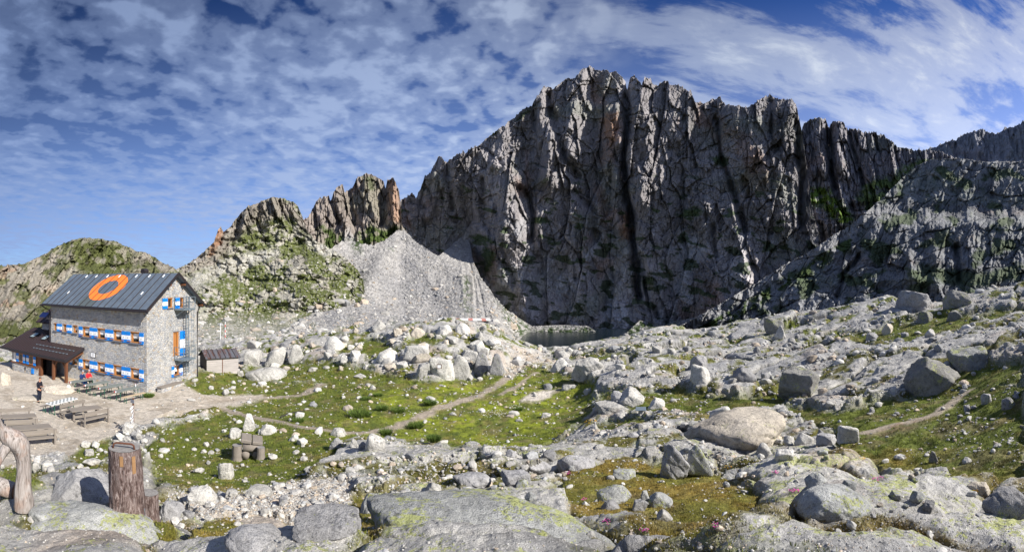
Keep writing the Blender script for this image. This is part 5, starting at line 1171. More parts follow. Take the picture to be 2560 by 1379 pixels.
HERO = [
 (2330,986,152,100,'wedge','dark',11,'huge wedge shaped boulder speckled with dark lichen beside the right footpath'),
 (2430,926,138,64,'slab','lichen',12,'broad greenish grey boulder right behind the huge wedge shaped one'),
 (1998,988,108,74,'block','dark',31,'squarish dark lichened boulder standing on slabs with a sunlit right end'),
 (2392,772,74,50,'block','dark',14,'big cube shaped boulder on the right skyline'),
 (2284,768,90,42,'slab','grey',15,'long leaning slab boulder on the skyline beside the cube shaped one'),
 (2312,808,42,32,'block','dark',16,'rounded dark boulder on smooth slab below the cube shaped one'),
 (2385,802,42,26,'slab','dark',17,'flat oval boulder balanced on smooth slab below the skyline cube'),
 (2218,836,30,28,'wedge','warm',18,'small pointed brownish boulder alone on the slabs'),
 (1935,832,52,40,'block','dark',19,'brown grey boulder on the skyline slab with a paler one leaning on it'),
 (1951,848,30,36,'tall','pale',20,'pale upright boulder leaning against a brown grey one'),
 (1682,1196,84,92,'tall','grey',21,'tall tilted grey boulder, left one of the foreground pair'),
 (1745,1192,68,84,'tall','lichen',22,'tall tilted lichened boulder, right one of the foreground pair'),
 (1802,1060,60,44,'block','pale',23,'pale blocky boulder perched on the broad yellowish dome'),
 (1575,1012,76,46,'wedge','pale',24,'pale pointed boulder at the right edge of the meadow'),
 (1640,1022,46,28,'wedge','pale',25,'white low boulder in grass right of the pale pointed one'),
 (1530,1030,90,26,'slab','pale',26,'long white ledge of rock in front of the pale pointed boulder'),
 (1751,958,54,50,'block','pale',27,'freshly broken blue white boulder below the slabs'),
 (1746,924,46,38,'block','grey',28,'blue grey cubic boulder above the freshly broken white one'),
 (1862,952,62,38,'wedge','grey',29,'low grey boulder on rubble left of the squarish dark one'),
 (1468,946,82,56,'block','pale',30,'cracked pale outcrop rounded on top beyond the meadow'),
 (1400,925,50,32,'dome','pale',32,'rounded pale outcrop right of the path gap'),
 (622,1078,34,48,'tall','pale',33,'tall white upright stone behind the log picnic table'),
 (672,1086,42,28,'wedge','pale',34,'white flat topped boulder right of the tall upright stone'),
 (735,1102,28,18,'wedge','pale',35,'small white peaked boulder right of the log picnic table'),
 (588,1096,34,26,'block','pale',36,'white boulder directly left of the tall upright stone'),
 (845,1092,40,24,'dome','pale',37,'rounded pale boulder on the meadow edge touching the path'),
 (842,1120,40,30,'dome','grey',38,'rounded grey boulder just below the one touching the path'),
 (885,1117,24,22,'tall','pale',39,'small pale upright stone in the cluster at the meadow edge'),
 (938,1124,52,42,'dome','pale',40,'biggest pale boulder of the cluster at the meadow edge'),
 (906,1124,22,20,'wedge','grey',41,'small peaked grey stone beside the biggest meadow edge boulder'),
 (505,1260,82,50,'dome','pale',42,'large pale rounded boulder right of the bark covered stump'),
 (580,1240,34,20,'dome','pale',43,'small pale boulder between grass and gravel right of the stump'),
 (648,1240,74,22,'slab','pale',44,'long low pale rock on the gravel edge right of the stump'),
 (565,1198,42,48,'slab','pale',45,'jagged pale rock on grass below the log picnic table'),
 (936,1282,80,56,'dome','lichen',46,'lichened dome boulder behind the big foreground slab'),
 (1082,1238,44,36,'wedge','pale',47,'white angular boulder on the foreground slabs'),
 (2512,1288,120,74,'dome','grey',48,'large grey boulder at the right edge of the photo in grass'),
 (2120,1108,58,48,'block','pale',49,'pale angular boulder at the end of the rocky rise on the right'),
 (2066,1112,54,30,'block','grey',50,'low grey boulder joined to the pale angular one on the rise'),
 (2466,1010,30,28,'block','grey',51,'grey boulder left of two on the rubble by the right path'),
 (2521,1022,36,30,'dome','grey',52,'grey boulder right of two on the rubble by the right path'),
 (840,874,58,36,'dome','pale',53,'rounded pale boulder on top of the left knoll'),
 (1042,845,42,28,'dome','warm',54,'brownish rounded boulder on the knoll crest near the low stone building'),
 (1112,836,42,26,'dome','pale',55,'pale boulder directly below the low stone building'),
 (1156,834,38,28,'dome','pale',56,'smooth pale boulder right below the low stone building'),
 (668,952,116,38,'dome','pale',58,'low white outcrop in grass right of the wooden shed'),
 (632,912,50,40,'block','pale',59,'steep pale outcrop directly right of the wooden shed'),
 (690,916,60,52,'block','pale',60,'broad fissured outcrop right of the wooden shed'),
 (742,906,46,48,'tall','pale',61,'leftmost fissured pillar on the left knoll'),
 (1040,900,70,40,'block','pale',57,'large pale yellowish outcrop in the middle of the knoll'),
 (1105,944,66,52,'block','pale',62,'pale rock face carrying the small white sign'),
 (1150,946,52,62,'tall','pale',104,'steep pale rock face right of the small white sign'),
 (1060,942,44,38,'block','pale',106,'pale block left of the rock face with the white sign'),
 (1205,940,46,62,'tall','grey',63,'fissured dark columnar rock near the path gap'),
 (1240,936,42,54,'tall','grey',107,'right hand fissured column at the end of the knoll'),
 (1180,905,56,34,'block','pale',108,'pale block above the fissured columns of the knoll'),
 (970,905,60,34,'dome','pale',109,'low pale outcrop at the left foot of the middle knoll'),
 (2334,1156,26,30,'tall','dark',64,'small upright stone alone in the grass on the right'),
 (1652,1268,62,40,'wedge','lichen',65,'pale lichened boulder in the reddish grass of the foreground'),
 (1612,1262,30,40,'tall','lichen',66,'narrow lichened stone left of the one in reddish grass'),
 (1535,1258,90,48,'dome','lichen',67,'broad half buried boulder at the left edge of the reddish grass'),
 (1662,1302,42,30,'wedge','pale',68,'small pale peaked stone nearest the camera in reddish grass'),
 (1562,1198,60,28,'slab','lichen',69,'flat yellow lichened stone in grass left of the foreground pair'),
 (1525,1275,50,26,'dome','grey',70,'small grey stone below the broad half buried boulder'),
 (1600,1276,40,30,'block','grey',79,'blue grey stone in the reddish grass below the broad half buried boulder'),
 (200,1268,170,104,'wedge','grey',71,'big sloping grey rock between the carved branch and the stump'),
 (160,1318,190,66,'dome','lichen',72,'flat mossy lichened slab in front of the carved branch'),
 (65,1172,38,30,'block','pale',73,'white stone at the terrace edge beside the carved branch'),
 (118,1176,32,24,'block','pale',74,'white stone third from the left along the terrace edge'),
 (90,1178,20,24,'block','pale',75,'small white stone between two larger ones along the terrace edge'),
 (148,984,106,24,'dome','warm',76,'low orange tinted rock on the terrace beside the rucksack'),
 (80,1004,110,12,'dome','warm',77,'flush pale rock in the terrace at the feet of the standing person'),
 (14,962,32,34,'dome','warm',78,'pale rounded rock at the left edge in front of the hut wing'),
 (1835,1120,290,92,'dome','warm',80,'broad smooth yellowish dome of rock with a block perched on it'),
 (2085,1290,200,74,'dome','lichen',82,'domed lichened rock in the lower right foreground'),
 (430,1300,72,52,'dome','grey',83,'grey boulder immediately right of the bark covered stump'),
 (820,1345,180,62,'slab','grey',84,'long grey slab left of the big foreground slab'),
 (1000,1300,110,44,'slab','lichen',85,'slanting lichened slab just behind the big foreground slab'),
 (640,1379,170,52,'dome','grey',86,'grey rounded rock cut by the bottom edge on the left'),
 (1440,1175,100,42,'dome','grey',87,'rounded grey hump in the middle of the foreground slabs'),
 (1335,1180,90,38,'dome','grey',88,'dark grey hump left of the rounded one in the slabs'),
 (1290,1215,80,40,'block','grey',89,'blocky shaded grey rock in the middle of the slabs'),
 (1180,1215,100,34,'dome','grey',90,'low rounded grey rock in front of the blocky shaded one'),
 (2040,1215,60,36,'dome','lichen',91,'small lichened boulder above the lower right dome'),
 (1960,1150,50,28,'block','pale',92,'pale block right of the foreground pair'),
 (1908,1142,46,36,'tall','pale',93,'white fractured upright block right of the foreground pair'),
 (2010,1110,52,30,'dome','pale',94,'pale rounded boulder right of the yellowish dome'),
 (1545,1002,38,26,'dome','grey',95,'rounded grey stone cluster left of the pale pointed boulder'),
 (2052,1098,26,26,'dome','grey',96,'small round grey stone above the low grey boulder on the rise'),
 (1420,975,34,16,'slab','pale',97,'low white stone on the meadow beyond the sandy patch'),
 (1365,1043,26,12,'slab','pale',98,'lone flat white stone on the open meadow'),
 (1335,832,30,14,'dome','pale',99,'pale boulder on the scree shore of the lake'),
]
for hrow in HERO:
    px, py, w, h, kind, mt, sd_, lab = hrow
    boulder(px, py, w, h, kind, mt, sd_, lab, tilt=0, roll={21: -14, 22: -10, 23: -18, 15: 12}.get(sd_, 0), depth={80: 1.0, 72: .6, 62: .5, 57: .6, 71: .9}.get(sd_, .8), sub=5 if w > 70 else None)
# the big slab under the camera
for (px, py, w, h, dep, sd_, mt, lab, dist) in ((1225, 1400, 640, 150, .55, 81, 'lichen', 'big lichened slab filling the bottom centre of the foreground', 4.6), (235, 1420, 380, 150, .6, 101, 'lichen', 'big lichened slab under the bark covered stump', 6.1), (2150, 1420, 560, 120, .5, 103, 'lichen', 'broad grey lichened slab filling the lower right corner', 4.4), (1640,1420,240,90,.6,105,'grey','low grey rock at the bottom edge right of the big slab',4.2)):
    a = (px - 1280) / F; X, Y = dist * math.sin(a), dist * math.cos(a); top = HC - (py - h - HY) / F * dist
    o = bpy.data.objects.new('boulder', rock_mesh(sd_, 5, 'dome', mt, .07)); COL.objects.link(o); sx = w / F * dist / 2; g_ = gz(X, Y); sz = max(.25, (top - g_) * .6 + .15)
    o.location = (X, Y, top - sz); o.rotation_euler = (0, 0, -a); o.scale = (sx, sx * dep, sz); tag(o, lab, 'boulder')
# other boulders, counted one by one but alike within each place
ZONES = [  # (outline, number, size range px, materials, kinds, label, group)
 ([(560,1000),(900,960),(1250,960),(1000,1070),(900,1100),(700,1060)], 12, (9, 20), ('pale',), 'small white stone lying on the meadow between the paths', 'stones on the upper meadow'),
 ([(380,1040),(600,1040),(760,1110),(840,1180),(700,1220),(400,1180)], 22, (12, 30), ('pale', 'pale', 'grey'), 'pale stone in the grass round the log picnic table', 'stones round the log picnic table'),
 ([(420,960),(600,940),(640,975),(560,990),(430,1000)], 8, (10, 24), ('pale',), 'pale stone in the grass at the foot of the gable wall', 'stones beside the hut'),
 ([(620,870),(900,825),(1240,830),(1250,930),(1000,930),(640,930)], 52, (16, 46), ('pale', 'pale', 'warm'), 'pale boulder on the grassy knoll beyond the meadow', 'boulders on the knoll'),
 ([(1290,880),(1560,850),(1700,850),(1640,960),(1500,985),(1400,920)], 24, (12, 34), ('pale', 'pale', 'grey'), 'pale boulder in the band of rubble beyond the meadow', 'boulders beyond the meadow'),
 ([(1640,830),(1980,790),(2100,830),(1980,950),(1700,980)], 14, (12, 30), ('grey', 'pale'), 'grey boulder scattered on the slabs right of the lake', 'boulders on the slabs'),
 ([(2100,790),(2560,720),(2560,900),(2250,900),(2100,880)], 10, (12, 30), ('grey', 'grey', 'pale'), 'grey boulder scattered on the upper right slabs', 'boulders on the upper right slabs'),
 ([(2080,1010),(2300,1020),(2560,960),(2560,1040),(2380,1060),(2100,1060)], 10, (12, 30), ('grey', 'pale'), 'grey boulder on the rubble along the right footpath', 'boulders along the right footpath'),
 ([(1500,1040),(1900,1040),(1700,1100),(1500,1110)], 10, (12, 30), ('pale', 'grey'), 'grey boulder on rubble left of the yellowish dome', 'boulders left of the dome'),
 ([(1880,1110),(2060,1100),(2080,1200),(1900,1190)], 12, (16, 36), ('pale', 'lichen'), 'lichened boulder right of the foreground pair', 'boulders right of the foreground pair'),
 ([(400,1240),(860,1190),(900,1330),(500,1370)], 14, (16, 42), ('pale', 'lichen', 'grey'), 'pale boulder among gravel and turf in the lower left foreground', 'boulders of the lower left foreground'),
 ([(900,1150),(1500,1130),(1500,1260),(900,1270)], 10, (18, 46), ('grey', 'lichen'), 'grey boulder resting on the foreground slabs', 'boulders on the foreground slabs'),
 ([(2100,1180),(2480,1220),(2440,1320),(2200,1310),(2060,1250)], 12, (18, 50), ('grey', 'lichen', 'warm'), 'half buried boulder along the turf edge in the lower right', 'boulders of the lower right foreground'),
]
rb = random.Random(77)
def short(l):
    l = l.split(',')[0]
    for w_ in (' with ', ' on ', ' in ', ' beside ', ' right ', ' behind ', ' below ', ' directly', ' at ', ' alone', ' above ', ' balanced', ' speckled', ' leaning', ' perched', ' touching', ' just', ' between', ' standing', ' filling', ' nearest', ' along', ' joined', ' left ', ' immediately', ' cut '):
        l = l.split(w_)[0]
    return l
MARKS = [(h_[0], h_[1] - h_[3] / 2, short(h_[7])) for h_ in HERO if len(short(h_[7]).split()) >= 3] + [(628, 1110, 'log picnic table'), (1098, 915, 'white sign'), (333, 1030, 'signpost'), (550, 890, 'wooden shed'), (318, 1200, 'bark covered stump'), (1602, 1018, 'tilted blue panel')]
TAKEN = set(h_[7] for h_ in HERO)
def own_label(x, y, w, s0, s1, mt, kd, zone_label):
    size = 'small' if w < s0 + .2 * (s1 - s0) else 'medium' if w < s0 + .6 * (s1 - s0) else 'large'
    shp = {'block': 'blocky', 'wedge': 'pointed', 'dome': 'rounded', 'slab': 'flat'}[kd]; colr = {'pale': 'pale', 'grey': 'grey', 'warm': 'brownish', 'lichen': 'lichened'}[mt]
    for mx, my, nm in sorted(MARKS, key=lambda q_: math.hypot(q_[0] - x, 2 * (q_[1] - y)))[:7]:
        dx, dy = x - mx, 2 * (y - my); dist_ = math.hypot(dx, dy); far_ = '' if dist_ < 90 else 'further '
        rel = ('right of' if dx > 0 else 'left of') if abs(dx) > abs(dy) else ('in front of' if dy > 0 else 'behind')
        l = f'{size} {colr} {shp} stone {far_}{rel} the {nm}'
        if l not in TAKEN and len(l.split()) <= 16: TAKEN.add(l); return l
    return zone_label
for zi, (poly, n, (s0, s1), mats, lab, grp) in enumerate(ZONES):
    xs = [p[0] for p in poly]; ys = [p[1] for p in poly]; k = 0; tries = 0
    while k < n and tries < 4000:
        tries += 1; x, y = rb.uniform(min(xs), max(xs)), rb.uniform(min(ys), max(ys))
        if not inpoly(np.array([x]), np.array([y]), poly)[0]: continue
        t_ = rb.random()**2.2; w = s0 + (s1 - s0) * t_; h = w * rb.uniform(.45, .85); kd = rb.choice(['block', 'wedge', 'slab', 'block', 'wedge'])
        mt_ = rb.choice(mats); boulder(x, y, w, h, kd, mt_, 200 + rb.randrange(14), own_label(x, y, w, s0, s1, mt_, kd, lab), grp, depth=rb.uniform(.7, 1.1), rz=rb.uniform(-3, 3), sub=3 if w < 20 else 4, sink={'dome': .85, 'slab': .55}.get(kd, .35)); k += 1
# cairn of pale stones round the signpost
for i, (px, py, w, h) in enumerate(((322,1085,34,30),(300,1100,28,20),(345,1100,26,22),(318,1104,26,16),(335,1072,20,16),(360,1108,24,14),(292,1112,20,14),(348,1086,16,14),(310,1075,18,14))):
    boulder(px, py, w, h, ('block', 'wedge')[i % 2], 'pale', 230 + i, ('largest','left','right','lowest','upper','far right','far left','small right','small left')[i] + ' pale stone of the cairn at the foot of the signpost', 'cairn stones at the signpost', sink=.1, rz=i)
for i, (px, py, w, h) in enumerate(((215,1120,26,18),(240,1122,26,20),(222,1140,34,18),(250,1132,20,14),(232,1165,46,20),(215,1185,24,18),(240,1190,30,16),(200,1172,20,14))):
    boulder(px, py, w, h, ('block', 'wedge')[i % 2], 'pale', 240 + i, ('topmost','second','third','small right','broad middle','lower left','lower right','leftmost')[i] + ' pale stone of the heap on the terrace edge above the carved branch', 'stones at the terrace edge', sink=.15, rz=i)
# ---- rubble and gravel nobody could count
def scatter_rocks(name, P, S, mat, seed, sub=1, label=None, cols=None):
    """P (n,3) positions, S (n,) half sizes: one merged mesh of small broken stones"""
    r = np.random.default_rng(seed); base = [rock_shape(seed * 50 + k, sub, ('block', 'wedge', 'slab', 'slab')[k % 4], .08) for k in range(12)]
    nv = len(base[0][0]); nf = len(base[0][1]); n = len(P); V = np.empty((n, nv, 3)); Fc = np.empty((n, nf, 3), np.int64)
    pick = r.integers(0, 12, n); ang = r.uniform(0, 6.28, n); tl = r.uniform(-.5, .5, n); sc = np.stack([r.uniform(.8, 1.3, n), r.uniform(.6, 1.1, n), r.uniform(.45, .85, n)], 1) * S[:, None]
    for k in range(12):
        m = pick == k; v = base[k][0][None] * sc[m][:, None, :]; c, s = np.cos(tl[m])[:, None], np.sin(tl[m])[:, None]
        x, y, z = v[..., 0], v[..., 1] * c - v[..., 2] * s, v[..., 1] * s + v[..., 2] * c; c, s = np.cos(ang[m])[:, None], np.sin(ang[m])[:, None]
        V[m] = np.stack([x * c - y * s, x * s + y * c, z], -1) + P[m][:, None, :]; Fc[m] = base[k][1][None]
    Fc += (np.arange(n) * nv)[:, None, None]
    cc = None
    if cols is not None: cc = {'col': np.repeat(cols, nv, 0)}
    o = npmesh(name, V.reshape(-1, 3), Fc.reshape(-1, 3), mat, False, cc, kind='stuff'); tag(o, label, 'rubble'); return o
def mat_rubble():
    m, g, b = newmat('rubble_stone'); c = g.node('ShaderNodeAttribute', attribute_name='col').outputs[0]; p = g.node('ShaderNodeNewGeometry').outputs['Position']
    n = g.noise(p, 25, 4, .7); k = g.ramp(n, [(.3, .65), (.7, 1.25)]); g.l.new(g.mix(1.0, c, k, 'MULTIPLY'), b.inputs['Base Color']); b.inputs['Roughness'].default_value = .9
    g.l.new(g.node('ShaderNodeBump', ins={'Strength': .5, 'Distance': .02, 'Height': n}).outputs[0], b.inputs['Normal']); return m
M_RUB = mat_rubble()
# candidates uniform in the view; kept by what the ground is made of
def ground_samples(n, seed, wfun, y0=780, y1=1379):
    """points of the ground grid, drawn with a weight per vertex"""
    r = np.random.default_rng(seed)
    pyF = HY + (HC - GZ) * F / GD; area = np.zeros(GD.shape); area[:-1] = np.clip(pyF[:-1] - pyF[1:], 0.0, 40)   # share of the picture a row of the grid takes
    w = wfun() * area * ((np.abs(GA) < 1.09)) * (GD > 2.9) * (GD < 90); w = w.ravel(); w = w / w.sum(); idx = r.choice(len(w), n, p=w)
    j, i = idx // NA, idx % NA; t = r.random(n); s = r.random(n); j2 = np.minimum(j + 1, ND - 1); i2 = np.minimum(i + 1, NA - 1)
    mixq = lambda A: (A[j, i] * (1 - s) + A[j, i2] * s) * (1 - t) + (A[j2, i] * (1 - s) + A[j2, i2] * s) * t
    return np.stack([mixq(GX), mixq(GY), mixq(GZ)], 1), mixq(GD), (j, i)
broken = np.clip(sstep(-.15, .35, fbm(GX * .25, GY * .25, 101, 4) + .25 * fbm(GX * 1.1, GY * 1.1, 103, 3)), 0, 1)
def w_rub(): return rock * (.04 + .85 * broken) * (.35 + .65 * sstep(6, 14, GD)) + m_v * 2.2 + m_s * 2.0 + m_g * (.12 + .55 * sstep(.0, .3, fbm(GX * .7, GY * .7, 105, 3))) + crev * .5 + m_t * .05 + m_p * .12
def rub_cols(n, r): 
    c = np.array([(.50, .485, .455)]) * r.uniform(.6, 1.12, (n, 1)); w = r.random(n) < .22; c[w] = c[w] * np.array([1.02, .88, .74]); k = r.random(n) < .2; c[k] *= np.array([.72, .75, .80]); return c
r_ = np.random.default_rng(5)
P, D_, ij = ground_samples(8000, 21, w_rub)
S = np.clip(D_ / F * 1.25 * (2.3 + 1.1 * r_.pareto(1.7, len(P))), .012, .42) * np.where(D_ < 8, .75, 1); S = np.minimum(S, D_ / F * 13)
P[:, 2] += S * .15
scatter_rocks('rubble', P, S, M_RUB, 3, 2, 'pale angular stones strewn over slabs, turf and gravel', rub_cols(len(P), r_))
P, D_, ij = ground_samples(26000, 22, lambda: w_rub() + m_v * 3)
S = np.clip(D_ / F * r_.uniform(1.0, 2.6, len(P)), .006, .12); scatter_rocks('gravel', P, S, M_RUB, 4, 1, 'fine pale gravel and chips between the boulders', rub_cols(len(P), r_))
# blocks on the scree fan and on the lower hill
for nm, n, lab, yr, xr in (('scree_slope', 7000, 'grey broken blocks of the scree fan under the cliff', (590, 880), (640, 1290)), ('green_hill', 2600, 'pale blocks strewn over the foot of the green hill', (640, 900), (400, 905))):
    px_, PYm_, d_ = SHEETS[nm]; r2 = np.random.default_rng(8); i = r2.integers(0, len(px_) - 1, n * 3); j = r2.integers(0, PYm_.shape[0] - 1, n * 3)
    X_, Y_, Dv = px_[i], PYm_[j, i], d_[j, i]; m = (Y_ > yr[0]) & (Y_ < yr[1]) & (X_ > xr[0]) & (X_ < xr[1]); m &= r2.random(len(m)) < (.25 + .75 * sstep(720, 820, Y_)); X_, Y_, Dv = X_[m][:n], Y_[m][:n], Dv[m][:n]
    Q = W(X_, Y_, Dv); S = Dv / F * np.minimum(1.0 + .9 * r2.pareto(2.2, len(Q)), 9) * np.interp(Y_, [600, 850], [.8, 1.5]); c = rub_cols(len(Q), r2) * (.92 if nm == 'scree_slope' else 1.0) 
    scatter_rocks('scree_blocks' if nm == 'scree_slope' else 'hill_blocks', Q, S, M_RUB, 6 + n % 5, 1, lab, c)
# ------------------------------------------------------------------ grass and flowers
def mat_leaf(name, a, b_, tr=.25):
    m, g, b = newmat(name); p = g.node('ShaderNodeNewGeometry').outputs['Position']; n = g.noise(p, 1.7, 4, .7); c = g.node('ShaderNodeAttribute', attribute_name='col').outputs[0]
    k = g.ramp(n, [(.3, a), (.7, b_)]); g.l.new(g.mix(1.0, c, k, 'MULTIPLY'), b.inputs['Base Color']); b.inputs['Roughness'].default_value = .7; return m
M_GRASS = mat_leaf('grass_blades', (.8, .85, .8), (1.25, 1.15, 1.0))
def blades(name, P, H, nb, spread, cols, seed, label, cat='grass', kind='stuff', lean=.6, wid=.07, mat=None, parent=None):
    r = np.random.default_rng(seed); n = len(P); a = r.uniform(0, 6.283, (n, nb)); rad = spread[:, None] * np.sqrt(r.random((n, nb))); la = a + r.normal(0, .5, (n, nb)); ln = H[:, None] * lean * r.random((n, nb)); hh = H[:, None] * r.uniform(.55, 1.1, (n, nb))
    b = P[:, None, :] + np.stack([rad * np.cos(a), rad * np.sin(a), -H[:, None] * .1 + 0 * a], -1); t = b + np.stack([ln * np.cos(la), ln * np.sin(la), hh], -1); mid = b + (t - b) * .55 + np.stack([0 * ln, 0 * ln, hh * .12], -1)
    pa = r.uniform(0, 6.283, (n, nb)); wv = np.stack([np.cos(pa), np.sin(pa), 0 * pa], -1) * (H[:, None] * wid)[..., None]
    V = np.stack([b - wv, b + wv, mid + wv * .7, mid - wv * .7, t], 2).reshape(-1, 3); k = np.arange(n * nb)[:, None] * 5
    Fq = np.concatenate([k + np.array([[0, 1, 2]]), k + np.array([[0, 2, 3]]), k + np.array([[3, 2, 4]])], 0); cc = np.repeat(np.repeat(cols, nb, 0) * r.uniform(.7, 1.25, (n * nb, 1)), 5, 0)
    o = npmesh(name, V, Fq, mat or M_GRASS, True, {'col': cc}, parent=parent)
    if kind: o['kind'] = kind
    return tag(o, label, cat)
P, D_, (j, i) = ground_samples(44000, 31, lambda: (m_g * (.5 + sstep(-.1, .3, n2)) + crev * .35) * (1 - .75 * soft(PX, PY, [(850,1100),(900,1000),(1000,960),(1290,945),(1470,970),(1460,1060),(1330,1110),(960,1100)], 20, 20, .01, 61)))
hgt = np.clip(D_ / F * 4.6, .028, .17) * RNG.uniform(.6, 1.4, len(P)); gc = green[j, i] * 1.12
gc = gc * np.where(RNG.random(len(P)) < .16, 1.5, 1.0)[:, None]
blades('grass', P, hgt, 7, hgt * .8, gc, 3, 'short mountain grass and sedge between the stones')
def tuft(px, py, w, h, label, c=(.085, .135, .028), grp='grass tufts on the meadow'):
    g_ = hit(px, py); d = g_[3]; H = .62 * h / F * d; Wd = w / F * d; o = blades('grass_tuft', np.zeros((90, 3)), np.full(90, H), 9, np.full(90, Wd * .34), np.tile(np.array([c]), (90, 1)) * np.random.default_rng(px).uniform(.6, 1.5, (90, 1)), px, label, 'grass tuft', None, 1.1, .028)
    o.location = g_[:3]; o['group'] = grp
for px, py, w, h, l in ((1075,1012,34,24,'dark tussock above the path in the far middle of the meadow'),(995,1030,40,22,'dark tussock directly above the winding path'),(955,1025,32,22,'paler tussock left of the dark one above the path'),(900,1040,70,30,'widest bright green tussock left of the winding path'),(1040,1068,44,24,'round tussock right below the winding path'),(1085,1100,42,24,'bright round tussock on the lower meadow edge'),(965,1088,26,28,'leafy tussock beside the small rock on the path bend'),(1297,1026,20,14,'small tussock beside the white cotton grass'),(915,1000,34,16,'tussock at the foot of the knoll left of centre'),(945,990,26,14,'smaller tussock at the foot of the knoll'),(745,1055,36,20,'dark tussock left on the meadow near a black hose'),(372,992,30,18,'leafy bush at the corner of the hut')): tuft(px, py, w, h, l)
# cotton grass, pink and yellow flowers
M_FLOW = {}
for nm, c in (('white', (.75, .75, .72)), ('pink', (.62, .06, .36)), ('yellow', (.75, .40, .01))): M_FLOW[nm] = flatmat(nm + '_petals', c, .8, var=.1)
def flowers(px, py, w, h, n, colour, label, s=1.6, name='flower_clump', cat='flowers'):
    g0 = hit(px, py); d0 = g0[3]; mb = MB(); st = MB(); r = random.Random(px * 7 + py)
    for k in range(n):
        a = r.uniform(0, 6.28); q = math.sqrt(r.random()); g_ = hit(px + w / 2 * q * math.cos(a), py + h / 2 * q * math.sin(a)); d = g_[3]
        if abs(d - d0) > .3 * d0: continue
        c = Vector(g_[:3]) - Vector(g0[:3]) + Vector((0, 0, .015 + r.uniform(0, .02) + d * .001)); e = s / F * d * r.uniform(.6, 1.1)
        for m_ in range(5):
            t = 1.2566 * m_ + r.random(); u = Vector((math.cos(t), math.sin(t), .5)) * e; v = Vector((-math.sin(t), math.cos(t), 0)) * e * .45; mb.add([c, c + u * .6 + v, c + u, c + u * .6 - v], [(0, 1, 2, 3)])
        st.tube([c - Vector((0, 0, .04)), c], .0015, 3, cap=False)
    e_ = empty(name, tuple(g0[:3]), 0, label, cat); mb.build('petals', M_FLOW[colour], e_)['kind'] = 'stuff'; st_o = st.build('stems', flatmat('flower_stem', (.10, .15, .04), .8) if 'fs' not in M else M['fs'], e_); st_o['kind'] = 'stuff'
M['fs'] = flatmat('flower_stem', (.10, .15, .04), .8)
flowers(1238, 1036, 62, 22, 90, 'white', 'patch of white cotton grass on the open meadow', 1.3, 'cotton_grass', 'cotton grass'); flowers(1285, 1018, 40, 10, 34, 'white', 'smaller strip of cotton grass behind the main patch', 1.2, 'cotton_grass', 'cotton grass')
for px, py, w, h, n, c, l in ((1985,1232,26,12,26,'pink','bright pink flowers beside the lower right dome'),(2195,1202,30,12,22,'pink','pink flowers on the turf edge right of the big slabs'),(1940,1185,24,10,18,'pink','pink flowers under the small blocks right of the foreground pair'),(1612,1330,26,14,20,'pink','pink flowers at the lower end of the reddish grass'),(1516,1310,20,16,14,'pink','pink flowers between the big slab and the reddish grass'),(1788,1322,18,18,18,'pink','pink flowers at the right edge of the reddish grass'),(1418,1186,16,8,14,'pink','pink flowers beside the lichened slab in the middle'),(745,1345,22,10,14,'pink','pink flowers below the long grey slab on the left'),(1460,1252,16,8,10,'pink','pink flowers in a crack left of the reddish grass'),
  (1475,1056,34,10,16,'yellow','orange yellow flowers at the right meadow edge'),(2440,1235,20,10,10,'yellow','yellow flowers left of the large grey boulder at the right edge'),(1820,1170,18,10,9,'yellow','yellow flowers right of the foreground pair of boulders'),(1030,1265,30,16,9,'yellow','yellow flowers in turf behind the big foreground slab'),(2155,1150,20,8,9,'yellow','yellow flowers at the edge of the flat rock on the right'),(832,1350,16,8,6,'yellow','yellow flowers beside the long grey slab on the left')): flowers(px, py, w, h, n, c, l, 2.0)
# ------------------------------------------------------------------ things in the foreground
def mat_bark():
    m, g, b = newmat('pine_bark'); tc = g.node('ShaderNodeTexCoord').outputs['Object']
    n = g.noise(g.mapping(tc, (1, 1, .22)), 34, 6, .75, .8); n2 = g.noise(tc, 5, 4, .6)
    c = g.ramp(n, [(.36, (.030, .018, .016)), (.46, (.105, .070, .062)), (.56, (.225, .175, .162)), (.68, (.42, .37, .35))]); c = g.mix(1., c, g.ramp(n2, [(.3, .75), (.7, 1.2)]), 'MULTIPLY')
    g.l.new(c, b.inputs['Base Color']); b.inputs['Roughness'].default_value = .9; g.l.new(g.node('ShaderNodeBump', ins={'Strength': 1., 'Distance': .02, 'Height': n}).outputs[0], b.inputs['Normal']); return m
M['bark'] = mat_bark()
def mat_endgrain():
    m, g, b = newmat('sawn_log_end'); tc = g.node('ShaderNodeTexCoord').outputs['Object']; x, y, z = g.node('ShaderNodeSeparateXYZ', ins={0: tc}).outputs
    rr_ = g.math('SQRT', g.math('ADD', g.math('MULTIPLY', x, x), g.math('MULTIPLY', y, y))); w = g.math('SINE', g.math('ADD', g.math('MULTIPLY', rr_, 260.), g.math('MULTIPLY', g.noise(tc, 8, 3, .6), 6.)))
    n = g.noise(tc, 14, 5, .7); c = g.mix(g.ramp(n, [(.3, 0.), (.7, 1.)]), (.17, .16, .15), (.34, .325, .31)); c = g.mix(g.math('MULTIPLY', g.math('ADD', w, 1.), .12), c, (.10, .09, .08))
    g.l.new(c, b.inputs['Base Color']); b.inputs['Roughness'].default_value = .9; return m
M['end'] = mat_endgrain()
